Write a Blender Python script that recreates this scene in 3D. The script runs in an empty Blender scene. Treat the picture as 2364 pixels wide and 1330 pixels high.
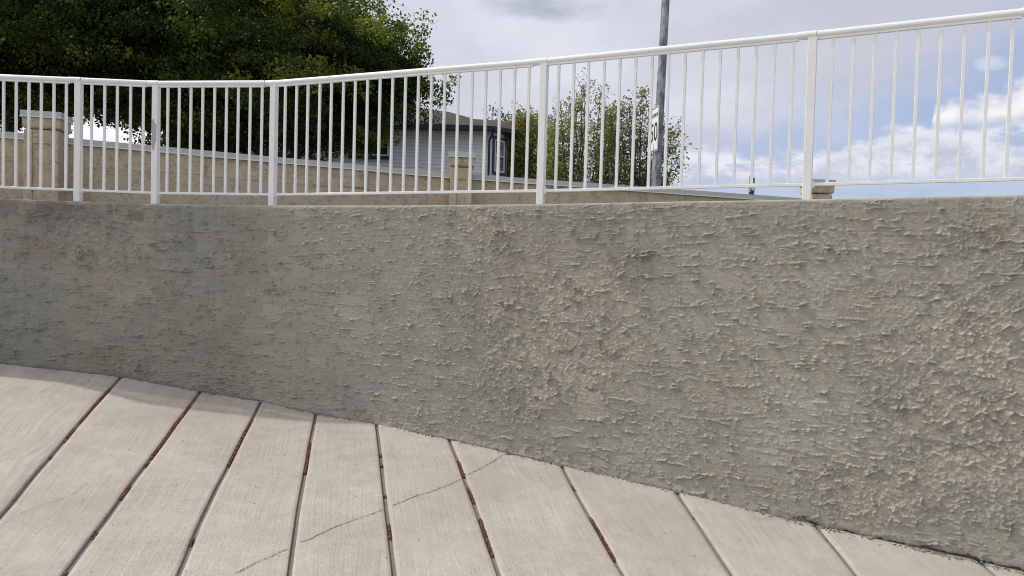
import bpy, math, random
import numpy as np
from mathutils import Vector
rng = np.random.default_rng(7); random.seed(7)
SC = bpy.context.scene; COL = SC.collection
rad = math.radians

# ------------------------------------------------------------------ camera
F = 1750.; PIT = .033; ROL = .0275; CZ = 1.6
cf = np.array([0, math.cos(PIT), -math.sin(PIT)])
_r = np.array([1., 0, 0]); _u = np.array([0, math.sin(PIT), math.cos(PIT)])
cR = math.cos(ROL)*_r + math.sin(ROL)*_u
cU = math.cos(ROL)*_u - math.sin(ROL)*_r
from mathutils import Matrix
cam = bpy.data.objects.new('camera', bpy.data.cameras.new('camera')); COL.objects.link(cam)
M3 = Matrix((cR, cU, -cf)).transposed()
cam.matrix_world = Matrix.Translation((0, 0, CZ)) @ M3.to_4x4()
cam.data.sensor_width = 36; cam.data.lens = 36*F/2364
cam.data.clip_start = .05; cam.data.clip_end = 3000
SC.camera = cam
SC.render.resolution_x = 1024; SC.render.resolution_y = 576
SC.render.engine = 'CYCLES'; SC.cycles.filter_width = 1.0
SC.view_settings.view_transform = 'Standard'; SC.view_settings.look = 'None'
SC.view_settings.exposure = 0.0; SC.view_settings.gamma = 1

def ray(px, py):
    d = cf + cR*(px-1182)/F - cU*(py-665)/F
    return d/d[1]
def at(px, py, Y):
    return np.array([0, 0, CZ]) + ray(px, py)*Y

# ------------------------------------------------------------------ node helpers
class NT:
    def __init__(s, tree): s.t = tree; s.L = tree.links
    def n(s, typ, **kw):
        nd = s.t.nodes.new(typ)
        for k, v in kw.items(): setattr(nd, k, v)
        return nd
    def put(s, sock, v):
        if isinstance(v, bpy.types.NodeSocket): s.L.new(v, sock)
        elif v is not None:
            if sock.type == 'RGBA' and len(v) == 3: v = (*v, 1)
            sock.default_value = v
    def m(s, op, a, b=None, c=None, clamp=False):
        nd = s.n('ShaderNodeMath', operation=op, use_clamp=clamp)
        for i, v in enumerate((a, b, c)):
            if v is not None: s.put(nd.inputs[i], v)
        return nd.outputs[0]
    def mix(s, f, a, b, mode='MIX'):
        nd = s.n('ShaderNodeMix', data_type='RGBA', blend_type=mode, clamp_factor=True)
        s.put(nd.inputs[0], f); s.put(nd.inputs[6], a); s.put(nd.inputs[7], b)
        return nd.outputs[2]
    def ss(s, x, lo, hi, a=0., b=1.):
        nd = s.n('ShaderNodeMapRange', interpolation_type='SMOOTHSTEP')
        for i, v in enumerate((x, lo, hi, a, b)): s.put(nd.inputs[i], v)
        return nd.outputs[0]
    def noise(s, vec, scale, detail=4, rough=.55, dist=0, out=0):
        nd = s.n('ShaderNodeTexNoise')
        if vec is not None: s.put(nd.inputs['Vector'], vec)
        nd.inputs['Scale'].default_value = scale; nd.inputs['Detail'].default_value = detail
        nd.inputs['Roughness'].default_value = rough; nd.inputs['Distortion'].default_value = dist
        return nd.outputs[out]
    def vec(s, x, y, z):
        nd = s.n('ShaderNodeCombineXYZ')
        for i, v in enumerate((x, y, z)): s.put(nd.inputs[i], v)
        return nd.outputs[0]
    def scl(s, v, sc):
        nd = s.n('ShaderNodeMapping'); s.put(nd.inputs['Vector'], v); nd.inputs['Scale'].default_value = sc
        return nd.outputs[0]
    def curve(s, x, pts, lo, hi, vlo, vhi):
        """piecewise curve of x, points in real units"""
        nx = s.m('DIVIDE', s.m('SUBTRACT', x, lo), hi-lo, clamp=True)
        nd = s.n('ShaderNodeFloatCurve'); c = nd.mapping.curves[0]
        for i, (a, b) in enumerate(pts):
            q = ((a-lo)/(hi-lo), (b-vlo)/(vhi-vlo))
            if i < 2: c.points[i].location = q
            else: c.points.new(*q)
        nd.mapping.update(); s.put(nd.inputs['Value'], nx)
        return s.m('MULTIPLY_ADD', nd.outputs[0], vhi-vlo, vlo)

# ------------------------------------------------------------------ sky and sun
SUN_AZ = rad(-15)           # heading in plan in which the light travels (0 = +X, camera looks along +Y)
SUN_EL = rad(51)
w = bpy.data.worlds.new('World'); SC.world = w; w.use_nodes = True
w.node_tree.nodes.clear(); k = NT(w.node_tree)
tc = k.n('ShaderNodeTexCoord').outputs['Generated']
sp = k.n('ShaderNodeSeparateXYZ'); k.L.new(tc, sp.inputs[0]); dx, dy, dz = sp.outputs
sky = k.n('ShaderNodeTexSky', sky_type='NISHITA'); sky.sun_disc = False
sky.sun_elevation = SUN_EL
# direction towards the sun
sv = Vector((-math.cos(SUN_AZ)*math.cos(SUN_EL), -math.sin(SUN_AZ)*math.cos(SUN_EL), math.sin(SUN_EL)))
sky.sun_rotation = math.atan2(sv.x, sv.y)
az = k.m('ARCTAN2', dx, dy)
el = k.m('ARCSINE', dz)
blue = k.mix(1.0, sky.outputs[0], (.125, .118, .108), 'MULTIPLY')
cv = k.vec(az, k.m('MULTIPLY', el, 2.2), 0.)
# high veil of soft grey cloud, thinner to the right and low down
n1 = k.noise(cv, 2.2, 5, .55, .3)
n2 = k.noise(cv, 7, 6, .6, .4)
edge = k.curve(az, [(-3.2, .02), (-.2, .02), (.12, .10), (.28, .155), (.42, .19), (.52, .24), (.62, .275), (.9, .3), (3.2, .1)], -3.2, 3.2, 0, .5)
veil = k.ss(k.m('ADD', k.m('SUBTRACT', el, edge), k.m('MULTIPLY', k.m('SUBTRACT', n2, .5), .14)), -.05, .055)
veil = k.m('MULTIPLY', veil, k.ss(n1, .0, .5, .72, 1.), clamp=True)
vcol = k.mix(k.ss(n1, .36, .62), (.58, .60, .69), (.74, .77, .86))
vcol = k.mix(k.ss(az, .1, .6, 0, .30), vcol, (.56, .58, .68))
sc_ = k.mix(veil, k.mix(.75, blue, (.45, .54, .78)), vcol)
# small dark cloud at the top middle
dd = k.m('ADD', k.m('POWER', k.m('DIVIDE', k.m('SUBTRACT', az, .035), .065), 2.), k.m('POWER', k.m('DIVIDE', k.m('SUBTRACT', el, .322), .014), 2.))
dk = k.ss(k.m('ADD', dd, k.m('MULTIPLY', k.m('SUBTRACT', k.noise(cv, 16, 5, .6), .5), 4.)), 2.2, -1.)
sc_ = k.mix(k.m('MULTIPLY', dk, .85), sc_, (.36, .40, .49))
# cumulus banks near the horizon
def bank(pts, nscale, amp, wdt, seed):
    top = k.curve(az, pts, -3.2, 3.2, -.05, .5)
    cv2 = k.vec(k.m('ADD', az, seed), k.m('MULTIPLY', el, 1.5), seed)
    nn = k.noise(cv2, nscale, 8, .6, .2)
    vv = k.n('ShaderNodeTexVoronoi'); vv.feature = 'SMOOTH_F1'
    k.put(vv.inputs['Vector'], k.vec(k.m('ADD', az, k.m('MULTIPLY', nn, .02)), k.m('MULTIPLY', el, 1.3), seed)); vv.inputs['Scale'].default_value = nscale*1.2
    h = k.m('ADD', k.m('SUBTRACT', top, el), k.m('MULTIPLY', k.m('SUBTRACT', nn, .5), amp))
    h = k.m('SUBTRACT', h, k.m('MULTIPLY', vv.outputs['Distance'], amp*.35))
    return k.ss(h, -wdt, wdt), nn, h
m1, q1, h1 = bank([(-3.2, .12), (-.3, .1), (.1, .1), (.21, .145), (.27, .158), (.32, .145), (.36, .15), (.42, .165), (.5, .175), (.56, .175), (.64, .17), (.8, .15), (3.2, .12)], 19, .065, .010, 3.1)
c1 = k.mix(k.ss(q1, .38, .62), (.56, .60, .72), (.84, .85, .90))
c1 = k.mix(k.ss(h1, .018, .0, 0, .85), c1, (.93, .93, .95))
c1 = k.mix(k.ss(el, .125, .10), c1, (.52, .60, .76))
m1 = k.m('MULTIPLY', m1, k.m('MAXIMUM', k.ss(k.noise(k.vec(k.m('MULTIPLY', az, .7), k.m('MULTIPLY', el, 2.), 9.), 14, 6, .6), .36, .5), k.ss(az, .3, .2)))
sc_ = k.mix(k.m('MULTIPLY', m1, .93), sc_, c1)
m2, q2, h2 = bank([(-3.2, -.05), (.45, -.05), (.49, .17), (.52, .205), (.55, .205), (.59, .225), (.63, .245), (.8, .27), (1.0, .2), (3.2, -.05)], 16, .06, .009, 7.7)
c2 = k.mix(k.ss(h2, .028, .055), (.94, .94, .96), (.50, .52, .62))
c2 = k.mix(k.ss(q2, .40, .58), k.mix(.5, c2, (.60, .62, .72)), c2)
mm = k.m('MULTIPLY', m2, k.ss(el, .16, .18))
sc_ = k.mix(mm, sc_, c2)
# small puff
dd = k.m('ADD', k.m('POWER', k.m('DIVIDE', k.m('SUBTRACT', az, .553), .016), 2.), k.m('POWER', k.m('DIVIDE', k.m('SUBTRACT', el, .232), .008), 2.))
pf = k.ss(k.m('ADD', dd, k.m('MULTIPLY', k.m('SUBTRACT', k.noise(cv, 40, 5, .6), .5), 3.)), 1.6, 0.)
sc_ = k.mix(k.m('MULTIPLY', pf, .5), sc_, (.82, .84, .92))
# brighter glare low on the left, behind the trees; haze on the horizon
sc_ = k.mix(k.m('MULTIPLY', k.ss(az, -.12, -.5), k.ss(el, .3, .05)), sc_, (1.05, 1.06, 1.1))
# glow added out of view behind left to light the wall, plus sun glow
def lobe(dirv, p):
    dv_ = Vector(dirv).normalized(); vm = k.n('ShaderNodeVectorMath', operation='DOT_PRODUCT'); k.L.new(tc, vm.inputs[0]); vm.inputs[1].default_value = dv_
    return k.m('POWER', k.m('MAXIMUM', vm.outputs['Value'], 0.), p)
gl = k.m('ADD', k.m('MULTIPLY', lobe((-.74, -.22, .62), 7.), 1.9), k.m('MULTIPLY', lobe(sv, 30.), 1.6))
gl = k.m('MULTIPLY', gl, k.ss(n2, .25, .75, .75, 1.25))
gl = k.m('MULTIPLY', gl, k.ss(el, .30, .5))
sc_ = k.mix(1., sc_, k.mix(1., k.vec(gl, gl, gl), (1.06, 1., .93), 'MULTIPLY'), 'ADD')
opp = k.m('MULTIPLY', lobe((.7, -.1, .7), 2.), k.ss(el, .36, .7))
sc_ = k.mix(k.m('MULTIPLY', opp, .6, clamp=True), sc_, k.mix(.4, blue, (.36, .43, .60)))
sc_ = k.mix(k.ss(el, .0, -.05), sc_, (.25, .24, .22))
bg = k.n('ShaderNodeBackground'); k.put(bg.inputs[0], sc_); bg.inputs[1].default_value = 1.0
wo = k.n('ShaderNodeOutputWorld'); k.L.new(bg.outputs[0], wo.inputs[0])

sd = bpy.data.lights.new('sun', 'SUN'); sd.energy = 2.5; sd.angle = rad(1.2); sd.color = (1, .95, .86)
so = bpy.data.objects.new('sun', sd); COL.objects.link(so)
so.rotation_euler = sv.to_track_quat('Z', 'Y').to_euler()

# ------------------------------------------------------------------ object helpers
def tag(o, label=None, cat=None, group=None, kind=None):
    for a, b in (('label', label), ('category', cat), ('group', group), ('kind', kind)):
        if b: o[a] = b
    return o
def mesh_obj(name, verts, faces, mat, parent=None, smooth=False, mats=None, uv=None, fmat=None, col=None):
    me = bpy.data.meshes.new(name)
    verts = np.asarray(verts, dtype=np.float32).reshape(-1, 3)
    if isinstance(faces, np.ndarray):
        nf, kk = faces.shape
        me.vertices.add(len(verts)); me.vertices.foreach_set('co', verts.ravel())
        me.loops.add(nf*kk); me.loops.foreach_set('vertex_index', faces.astype(np.int32).ravel())
        me.polygons.add(nf); me.polygons.foreach_set('loop_start', np.arange(0, nf*kk, kk, dtype=np.int32))
        try: me.polygons.foreach_set('loop_total', np.full(nf, kk, dtype=np.int32))
        except Exception: pass
        me.update(calc_edges=True)
    else:
        me.from_pydata([tuple(map(float, v)) for v in verts], [], faces); me.update()
    for m_ in (mats or [mat]): me.materials.append(m_)
    if fmat is not None: me.polygons.foreach_set('material_index', np.asarray(fmat, dtype=np.int32))
    if smooth: me.polygons.foreach_set('use_smooth', np.ones(len(me.polygons), dtype=bool))
    if uv is not None:
        l = me.uv_layers.new(name='UVMap'); vi = np.empty(len(me.loops), dtype=np.int32); me.loops.foreach_get('vertex_index', vi)
        l.data.foreach_set('uv', np.asarray(uv, dtype=np.float32)[vi].ravel())
    if col is not None:
        a = me.color_attributes.new('tint', 'FLOAT_COLOR', 'POINT')
        c4 = np.ones((len(verts), 4), dtype=np.float32); c4[:, :3] = col
        a.data.foreach_set('color', c4.ravel())
    o = bpy.data.objects.new(name, me); COL.objects.link(o)
    if parent: o.parent = parent
    return o
class MB:
    def __init__(s): s.v = []; s.f = []
    def add(s, v, f):
        b = len(s.v); s.v += [tuple(map(float, q)) for q in v]; s.f += [tuple(b+i for i in q) for q in f]
    def box(s, c, ax, ay, az_, bev=0.):
        """box: centre and three half-axis vectors, edges bevelled along its length az_"""
        c = np.array(c, float); ax = np.array(ax, float); ay = np.array(ay, float); az_ = np.array(az_, float)
        if bev:
            la, lb = np.linalg.norm(ax), np.linalg.norm(ay); p = 1-bev/la; q = 1-bev/lb
            ring = [(-p, -1), (p, -1), (1, -q), (1, q), (p, 1), (-p, 1), (-1, q), (-1, -q)]
        else: ring = [(-1, -1), (1, -1), (1, 1), (-1, 1)]
        n = len(ring)
        v = [c+ax*a+ay*b-az_ for a, b in ring]+[c+ax*a+ay*b+az_ for a, b in ring]
        f = [(i, (i+1) % n, n+(i+1) % n, n+i) for i in range(n)]+[tuple(range(n))[::-1], tuple(range(n, 2*n))]
        s.add(v, f)
    def tube(s, pts, r, n=10, cap=True):
        pts = [np.array(p, float) for p in pts]; rs = r if hasattr(r, '__len__') else [r]*len(pts)
        v = []; ref = None
        for i, p in enumerate(pts):
            t = pts[min(i+1, len(pts)-1)]-pts[max(i-1, 0)]; t = t/max(1e-9, np.linalg.norm(t))
            if ref is None: ref = np.array([0, 0, 1.]) if abs(t[2]) < .9 else np.array([1., 0, 0])
            a = np.cross(t, ref); a /= np.linalg.norm(a); b = np.cross(a, t); ref = b
            for j in range(n):
                an = 2*math.pi*j/n; v.append(p+(a*math.cos(an)+b*math.sin(an))*rs[i])
        f = []
        for i in range(len(pts)-1):
            for j in range(n): f.append((i*n+j, i*n+(j+1) % n, (i+1)*n+(j+1) % n, (i+1)*n+j))
        if cap: f += [tuple(range(n))[::-1], tuple(range((len(pts)-1)*n, len(pts)*n))]
        s.add(v, f)
    def prism(s, poly, d):
        """extrude a polygon (3D points) by vector d"""
        n = len(poly); d = np.array(d, float); p = [np.array(q, float) for q in poly]
        s.add(p+[q+d for q in p], [tuple(range(n))[::-1], tuple(range(n, 2*n))]+[(i, (i+1) % n, n+(i+1) % n, n+i) for i in range(n)])
    def build(s, name, mat, parent=None, smooth=False, **kw):
        o = mesh_obj(name, s.v, s.f, mat, parent, **kw)
        me = o.data
        import bmesh
        bm = bmesh.new(); bm.from_mesh(me); bmesh.ops.recalc_face_normals(bm, faces=bm.faces); bm.to_mesh(me); bm.free()
        if smooth:
            me.polygons.foreach_set('use_smooth', np.ones(len(me.polygons), dtype=bool))
            try: me.set_sharp_from_angle(angle=rad(35))
            except Exception: pass
        return o
def empty(name, loc=(0, 0, 0)):
    o = bpy.data.objects.new(name, None); COL.objects.link(o); o.location = loc; o.empty_display_size = .2
    bpy.context.view_layer.update()
    return o
def child(o, parent):
    """parent o (built in world coordinates) under the empty at its base"""
    o.parent = parent; o.matrix_parent_inverse = Matrix.Translation(-parent.location)
    return o

def mat(name, color, rough=.7, metal=0, spec=.3):
    m_ = bpy.data.materials.new(name); m_.use_nodes = True
    b = m_.node_tree.nodes['Principled BSDF']; q = NT(m_.node_tree)
    q.put(b.inputs['Base Color'], color); b.inputs['Roughness'].default_value = rough
    b.inputs['Metallic'].default_value = metal; b.inputs['Specular IOR Level'].default_value = spec
    return m_, q, b
def bump(q, b, h, strength=.5, dist=.01):
    nd = q.n('ShaderNodeBump'); nd.inputs['Strength'].default_value = strength; nd.inputs['Distance'].default_value = dist
    q.put(nd.inputs['Height'], h); q.L.new(nd.outputs[0], b.inputs['Normal'])
def objco(q): return q.n('ShaderNodeTexCoord').outputs['Object']

# ---- materials
M = {}
m_, q, b = mat('white_paint', (.78, .79, .79), .38, 0, .5); M['white'] = m_
c = objco(q); n_ = q.noise(c, 9, 6, .65); n2_ = q.noise(q.scl(c, (60, 60, 8)), 1, 4, .6)
cl = q.mix(q.ss(n_, .35, .75, 0, .5), (.72, .73, .72), (.60, .605, .59))
cl = q.mix(q.ss(n2_, .66, .74, 0, .5), cl, (.42, .39, .34))
q.put(b.inputs['Base Color'], cl); q.put(b.inputs['Roughness'], q.ss(n_, .3, .7, .3, .5)); bump(q, b, q.noise(c, 120, 3, .5), .12, .002)
m_, q, b = mat('bare_zinc', (.33, .34, .36), .45, .3); M['zinc'] = m_
q.put(b.inputs['Base Color'], q.mix(q.noise(objco(q), 60, 4), (.26, .27, .29), (.42, .43, .45)))
m_, q, b = mat('dark_gap', (.03, .028, .025), .9); M['dark'] = m_

# retaining wall stucco, tint stored per vertex (each trowel load has its own colour)
m_, q, b = mat('rough_stucco', (.3, .3, .27), .93, 0, .15); M['stucco'] = m_
at_ = q.n('ShaderNodeVertexColor'); at_.layer_name = 'tint'
c = objco(q); fine = q.noise(c, 260, 4, .7); mid = q.noise(c, 40, 5, .6)
cl = q.mix(1., at_.outputs[0], q.mix(fine, (.80, .80, .80), (1.18, 1.18, 1.18)), 'MULTIPLY')
cl = q.mix(1., cl, q.mix(mid, (.88, .88, .87), (1.12, 1.12, 1.13)), 'MULTIPLY')
q.put(b.inputs['Base Color'], cl); bump(q, b, q.m('ADD', q.m('MULTIPLY', fine, .5), q.noise(c, 110, 4, .7)), .9, .005)

# broomed concrete, UV: u across the slab (m), v along (m)
def concrete():
    m_, q, b = mat('broomed_concrete', (.5, .48, .44), .88, 0, .25)
    uv = q.n('ShaderNodeTexCoord').outputs['UV']; c = objco(q)
    ux = q.n('ShaderNodeSeparateXYZ'); q.L.new(uv, ux.inputs[0])
    wob = q.m('MULTIPLY', q.m('SUBTRACT', q.noise(c, 1.1, 2, .5), .5), .16)
    u2 = q.m('ADD', ux.outputs[0], wob)
    lines = q.noise(q.vec(q.m('MULTIPLY', u2, 95), q.m('MULTIPLY', ux.outputs[1], 1.2), 0.), 1, 3, .75)
    lines2 = q.noise(q.vec(q.m('MULTIPLY', u2, 34), q.m('MULTIPLY', ux.outputs[1], .5), 3.), 1, 3, .6)
    sandg = q.noise(c, 190, 5, .8); blot = q.noise(c, 1.7, 5, .6); bl2 = q.noise(c, 9, 5, .65)
    cl = q.mix(q.ss(blot, .3, .72), (.385, .350, .300), (.450, .413, .358))
    cl = q.mix(1., cl, q.mix(q.ss(bl2, .3, .7), (.93, .93, .93), (1.05, 1.05, 1.05)), 'MULTIPLY')
    cl = q.mix(1., cl, q.mix(q.ss(lines, .3, .7), (.875, .875, .87), (1.08, 1.08, 1.085)), 'MULTIPLY')
    cl = q.mix(1., cl, q.mix(q.ss(sandg, .3, .7), (.6, .6, .59), (1.34, 1.34, 1.35)), 'MULTIPLY')
    gr = q.ss(q.noise(c, 2.3, 4, .6, 1), .6, .75, 0, .3)
    cl = q.mix(gr, cl, (.34, .32, .29))
    pits = q.n('ShaderNodeTexVoronoi'); q.put(pits.inputs['Vector'], c); pits.inputs['Scale'].default_value = 26
    pm = q.m('MULTIPLY', q.ss(pits.outputs['Distance'], .09, .05), q.ss(q.noise(c, 6, 2), .5, .58))
    cl = q.mix(q.m('MULTIPLY', pm, .75), cl, (.12, .10, .08))
    q.put(b.inputs['Base Color'], cl)
    h = q.m('ADD', q.m('MULTIPLY', lines, .8), q.m('MULTIPLY', lines2, .8)); h = q.m('ADD', h, q.m('MULTIPLY', sandg, .6))
    h = q.m('SUBTRACT', h, q.m('MULTIPLY', pm, .8))
    bump(q, b, h, .6, .003)
    return m_
M['concrete'] = concrete()
m_, q, b = mat('joint_filler', (.10, .095, .085), .95); M['joint'] = m_
q.put(b.inputs['Base Color'], q.mix(q.noise(objco(q), 25, 5, .7), (.11, .098, .085), (.25, .225, .195)))
m_, q, b = mat('crack', (.05, .045, .04), .95); M['crack'] = m_
m_, q, b = mat('lava_gravel', (.2, .07, .04), .9); M['gravel'] = m_
oi = q.n('ShaderNodeVertexColor'); oi.layer_name = 'tint'; q.put(b.inputs['Base Color'], oi.outputs[0])
bump(q, b, q.noise(objco(q), 300, 3), .6, .003)
m_, q, b = mat('mortar_crumb', (.2, .19, .17), .95); M['crumb'] = m_
oi = q.n('ShaderNodeVertexColor'); oi.layer_name = 'tint'; q.put(b.inputs['Base Color'], oi.outputs[0])

def tan_stucco(name, c0, c1, c2):
    m_, q, b = mat(name, c0, .92, 0, .15); c = objco(q)
    nz = q.noise(c, 3.2, 5, .6, 1.2)
    wv = q.noise(q.scl(c, (1, 1, 1.5)), 4.2, 4, .55, 1.6); wv2 = q.noise(q.scl(c, (1, 1, 1.3)), 8.5, 3, .5, 1.2)
    gate = q.ss(q.noise(c, 4.5, 3), .44, .6); gate2 = q.ss(q.noise(q.scl(c, (1.1, .9, 1)), 6, 3), .5, .62)
    cr_ = q.m('MAXIMUM', q.m('MULTIPLY', q.ss(q.m('ABSOLUTE', q.m('SUBTRACT', wv, .5)), .028, .006), gate), q.m('MULTIPLY', q.ss(q.m('ABSOLUTE', q.m('SUBTRACT', wv2, .5)), .03, .006), gate2))
    cl = q.mix(nz, c0, c1)
    st = q.noise(q.scl(c, (2.2, 2.2, .35)), 1, 4, .6)
    cl = q.mix(q.ss(st, .52, .72, 0, .55), cl, c2)
    cl = q.mix(q.m('MULTIPLY', cr_, .5), cl, (c2[0]*.45, c2[1]*.42, c2[2]*.4))
    q.put(b.inputs['Base Color'], cl)
    bump(q, b, q.m('ADD', q.m('MULTIPLY', cr_, -1.), q.noise(c, 30, 5, .7)), .6, .012)
    return m_
M['tan'] = tan_stucco('tan_stucco', (.50, .405, .295), (.60, .495, .37), (.43, .325, .22))
M['tan_panel'] = tan_stucco('panel_stucco', (.47, .40, .315), (.54, .465, .375), (.40, .32, .24))
m_, q, b = mat('grey_cap', (.50, .52, .54), .5, 0, .4); M['cap'] = m_
q.put(b.inputs['Base Color'], q.mix(q.noise(objco(q), 2.5, 4), (.46, .465, .455), (.54, .545, .535)))
m_, q, b = mat('cap_drip_edge', (.75, .75, .72), .5); M['capedge'] = m_

m_, q, b = mat('vinyl_siding', (.52, .56, .62), .6); M['siding'] = m_
c = objco(q); sx = q.n('ShaderNodeSeparateXYZ'); q.L.new(c, sx.inputs[0])
fr = q.m('FRACT', q.m('DIVIDE', sx.outputs[2], .145))
lap = q.ss(fr, .13, .0)
q.put(b.inputs['Base Color'], q.mix(q.m('MULTIPLY', lap, .75), q.mix(q.noise(c, .8, 4), (.82, .84, .86), (.87, .88, .89)), (.16, .17, .20)))
bump(q, b, q.m('MULTIPLY', fr, -1), .9, .02)
m_, q, b = mat('roof_shingle', (.11, .085, .075), .95, 0, .1); M['shingle'] = m_
c = objco(q); sx = q.n('ShaderNodeSeparateXYZ'); q.L.new(c, sx.inputs[0])
br = q.n('ShaderNodeTexBrick'); q.put(br.inputs['Vector'], q.vec(q.m('ADD', sx.outputs[0], sx.outputs[1]), q.m('MULTIPLY', sx.outputs[2], 2.2), 0.))
br.inputs['Scale'].default_value = 1; br.inputs['Brick Width'].default_value = .33; br.inputs['Row Height'].default_value = .17; br.inputs['Mortar Size'].default_value = .012
br.inputs['Color1'].default_value = (.092, .082, .077, 1); br.inputs['Color2'].default_value = (.065, .054, .05, 1); br.inputs['Mortar'].default_value = (.035, .03, .028, 1)
q.put(b.inputs['Base Color'], q.mix(q.noise(c, 5, 5, .7), br.outputs[0], (.11, .098, .09)))
m_, q, b = mat('navy_trim', (.02, .032, .07), .5, 0, .4); M['navy'] = m_
m_, q, b = mat('slate_fascia', (.035, .045, .065), .5, 0, .4); M['fascia'] = m_
m_, q, b = mat('blue_panel', (.09, .19, .27), .6); M['bluep'] = m_
m_, q, b = mat('window_glass', (.03, .035, .04), .08, 0, .8); M['glass'] = m_
m_, q, b = mat('lace_curtain', (.22, .24, .23), .9); M['curtain'] = m_
q.put(b.inputs['Base Color'], q.mix(q.ss(q.noise(objco(q), 14, 3), .4, .6), (.08, .09, .09), (.33, .35, .34)))

m_, q, b = mat('galvanised_steel', (.3, .32, .34), .55, .35, .4); M['galv'] = m_
c = objco(q); v = q.n('ShaderNodeTexVoronoi'); v.inputs['Scale'].default_value = 9; q.put(v.inputs['Vector'], q.scl(c, (1, 1, .45)))
q.put(b.inputs['Base Color'], q.mix(q.ss(q.noise(q.scl(c, (7, 7, 3.)), 1, 5, .65), .35, .68), (.11, .13, .155), (.34, .375, .41)))
q.put(b.inputs['Roughness'], q.m('MULTIPLY_ADD', v.outputs['Distance'], .3, .4))
m_, q, b = mat('sign_white', (.80, .80, .78), .5); M['signw'] = m_
m_, q, b = mat('sign_black', (.02, .02, .02), .5); M['signb'] = m_
m_, q, b = mat('sign_back', (.45, .46, .47), .4, .6); M['signbk'] = m_
m_, q, b = mat('antenna_grey', (.45, .47, .5), .6); M['ant'] = m_
m_, q, b = mat('antenna_dark', (.05, .055, .065), .6); M['antd'] = m_
m_, q, b = mat('bird_feather', (.08, .08, .09), .8); M['bird'] = m_

def leafmat(name, tr=.35):
    m_ = bpy.data.materials.new(name); m_.use_nodes = True; m_.node_tree.nodes.clear(); q = NT(m_.node_tree)
    vc = q.n('ShaderNodeVertexColor'); vc.layer_name = 'tint'
    d = q.n('ShaderNodeBsdfPrincipled'); q.L.new(vc.outputs[0], d.inputs['Base Color']); d.inputs['Roughness'].default_value = .5; d.inputs['Specular IOR Level'].default_value = .25
    t = q.n('ShaderNodeBsdfTranslucent'); q.put(t.inputs[0], q.mix(1., vc.outputs[0], (1.5, 1.5, .6), 'MULTIPLY'))
    mx = q.n('ShaderNodeMixShader'); mx.inputs[0].default_value = tr
    q.L.new(d.outputs[0], mx.inputs[1]); q.L.new(t.outputs[0], mx.inputs[2])
    o = q.n('ShaderNodeOutputMaterial'); q.L.new(mx.outputs[0], o.inputs[0]); return m_
M['leaf'] = leafmat('tree_leaves')
m_, q, b = mat('bark', (.07, .055, .04), .95); M['bark'] = m_
q.put(b.inputs['Base Color'], q.mix(q.noise(q.scl(objco(q), (6, 6, 1.5)), 1, 5, .7), (.04, .03, .022), (.11, .09, .07)))
m_, q, b = mat('dry_soil', (.2, .17, .13), .95); M['soil'] = m_
c = objco(q); q.put(b.inputs['Base Color'], q.mix(q.noise(c, 1.2, 6, .65), (.05, .075, .025), (.13, .12, .06)))
m_, q, b = mat('path_concrete', (.38, .36, .33), .9); M['path'] = m_
c = objco(q); q.put(b.inputs['Base Color'], q.mix(q.noise(c, 3, 6, .65), (.34, .325, .295), (.44, .42, .38)))

# ------------------------------------------------------------------ the curve of the retaining wall
ctrl = [(-12.5, 2.2), (-11.2, 3.3), (-9.2, 4.8), (-7.4, 5.95), (-5.9, 6.5), (-4.85, 6.62), (-3.807, 6.633), (-3.145, 6.617), (-2.079, 6.47), (-1.0, 6.12), (.194, 5.628), (1.05, 5.24), (1.872, 4.837), (2.95, 4.28), (4.1, 3.55), (5.6, 2.4), (7.0, 1.0), (7.8, -.2)]
def catmull(pts, n=60):
    p = np.array(pts, float); out = []
    t = (np.arange(n)/n)[:, None]
    for i in range(1, len(p)-2):
        a, b_, c_, d = p[i-1:i+3]
        out.append(.5*(2*b_+(c_-a)*t+(2*a-5*b_+4*c_-d)*t*t+(-a+3*b_-3*c_+d)*t**3))
    return np.vstack(out+[p[-2][None]])
C0 = catmull(ctrl)
T0 = np.gradient(C0, axis=0); T0 /= np.linalg.norm(T0, axis=1)[:, None]
N0 = np.c_[T0[:, 1], -T0[:, 0]]
face = C0+N0*.075
S0 = np.r_[0, np.cumsum(np.linalg.norm(np.diff(face, axis=0), axis=1))]
def on_curve(s, off=0.):
    x = np.interp(s, S0, face[:, 0]); y = np.interp(s, S0, face[:, 1])
    nx = np.interp(s, S0, N0[:, 0]); ny = np.interp(s, S0, N0[:, 1])
    return x+nx*off, y+ny*off, nx, ny
def s_of_px(px, py=700):
    d = ray(px, py); kk = face[:, 0]-d[0]*face[:, 1]
    kk = np.where(face[:, 1] > .5, kk, np.sign(face[:, 0])*9)
    i = np.where((kk[:-1] < 0) & (kk[1:] >= 0))[0][0]; t = -kk[i]/(kk[i+1]-kk[i])
    return S0[i]*(1-t)+S0[i+1]*t, face[i, 1]*(1-t)+face[i+1, 1]*t
_top = [(0, 457.5), (180, 465), (358, 471), (629, 474), (900, 474), (1248, 471), (1500, 466), (1862, 460), (2100, 455), (2364, 450)]
_tS, _tZ = [], []
for a, b_ in _top:
    s_, Y_ = s_of_px(a, b_); _tS.append(s_); _tZ.append(at(a, b_, Y_)[2])
def ztop(s): return np.interp(s, _tS, _tZ)
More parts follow.
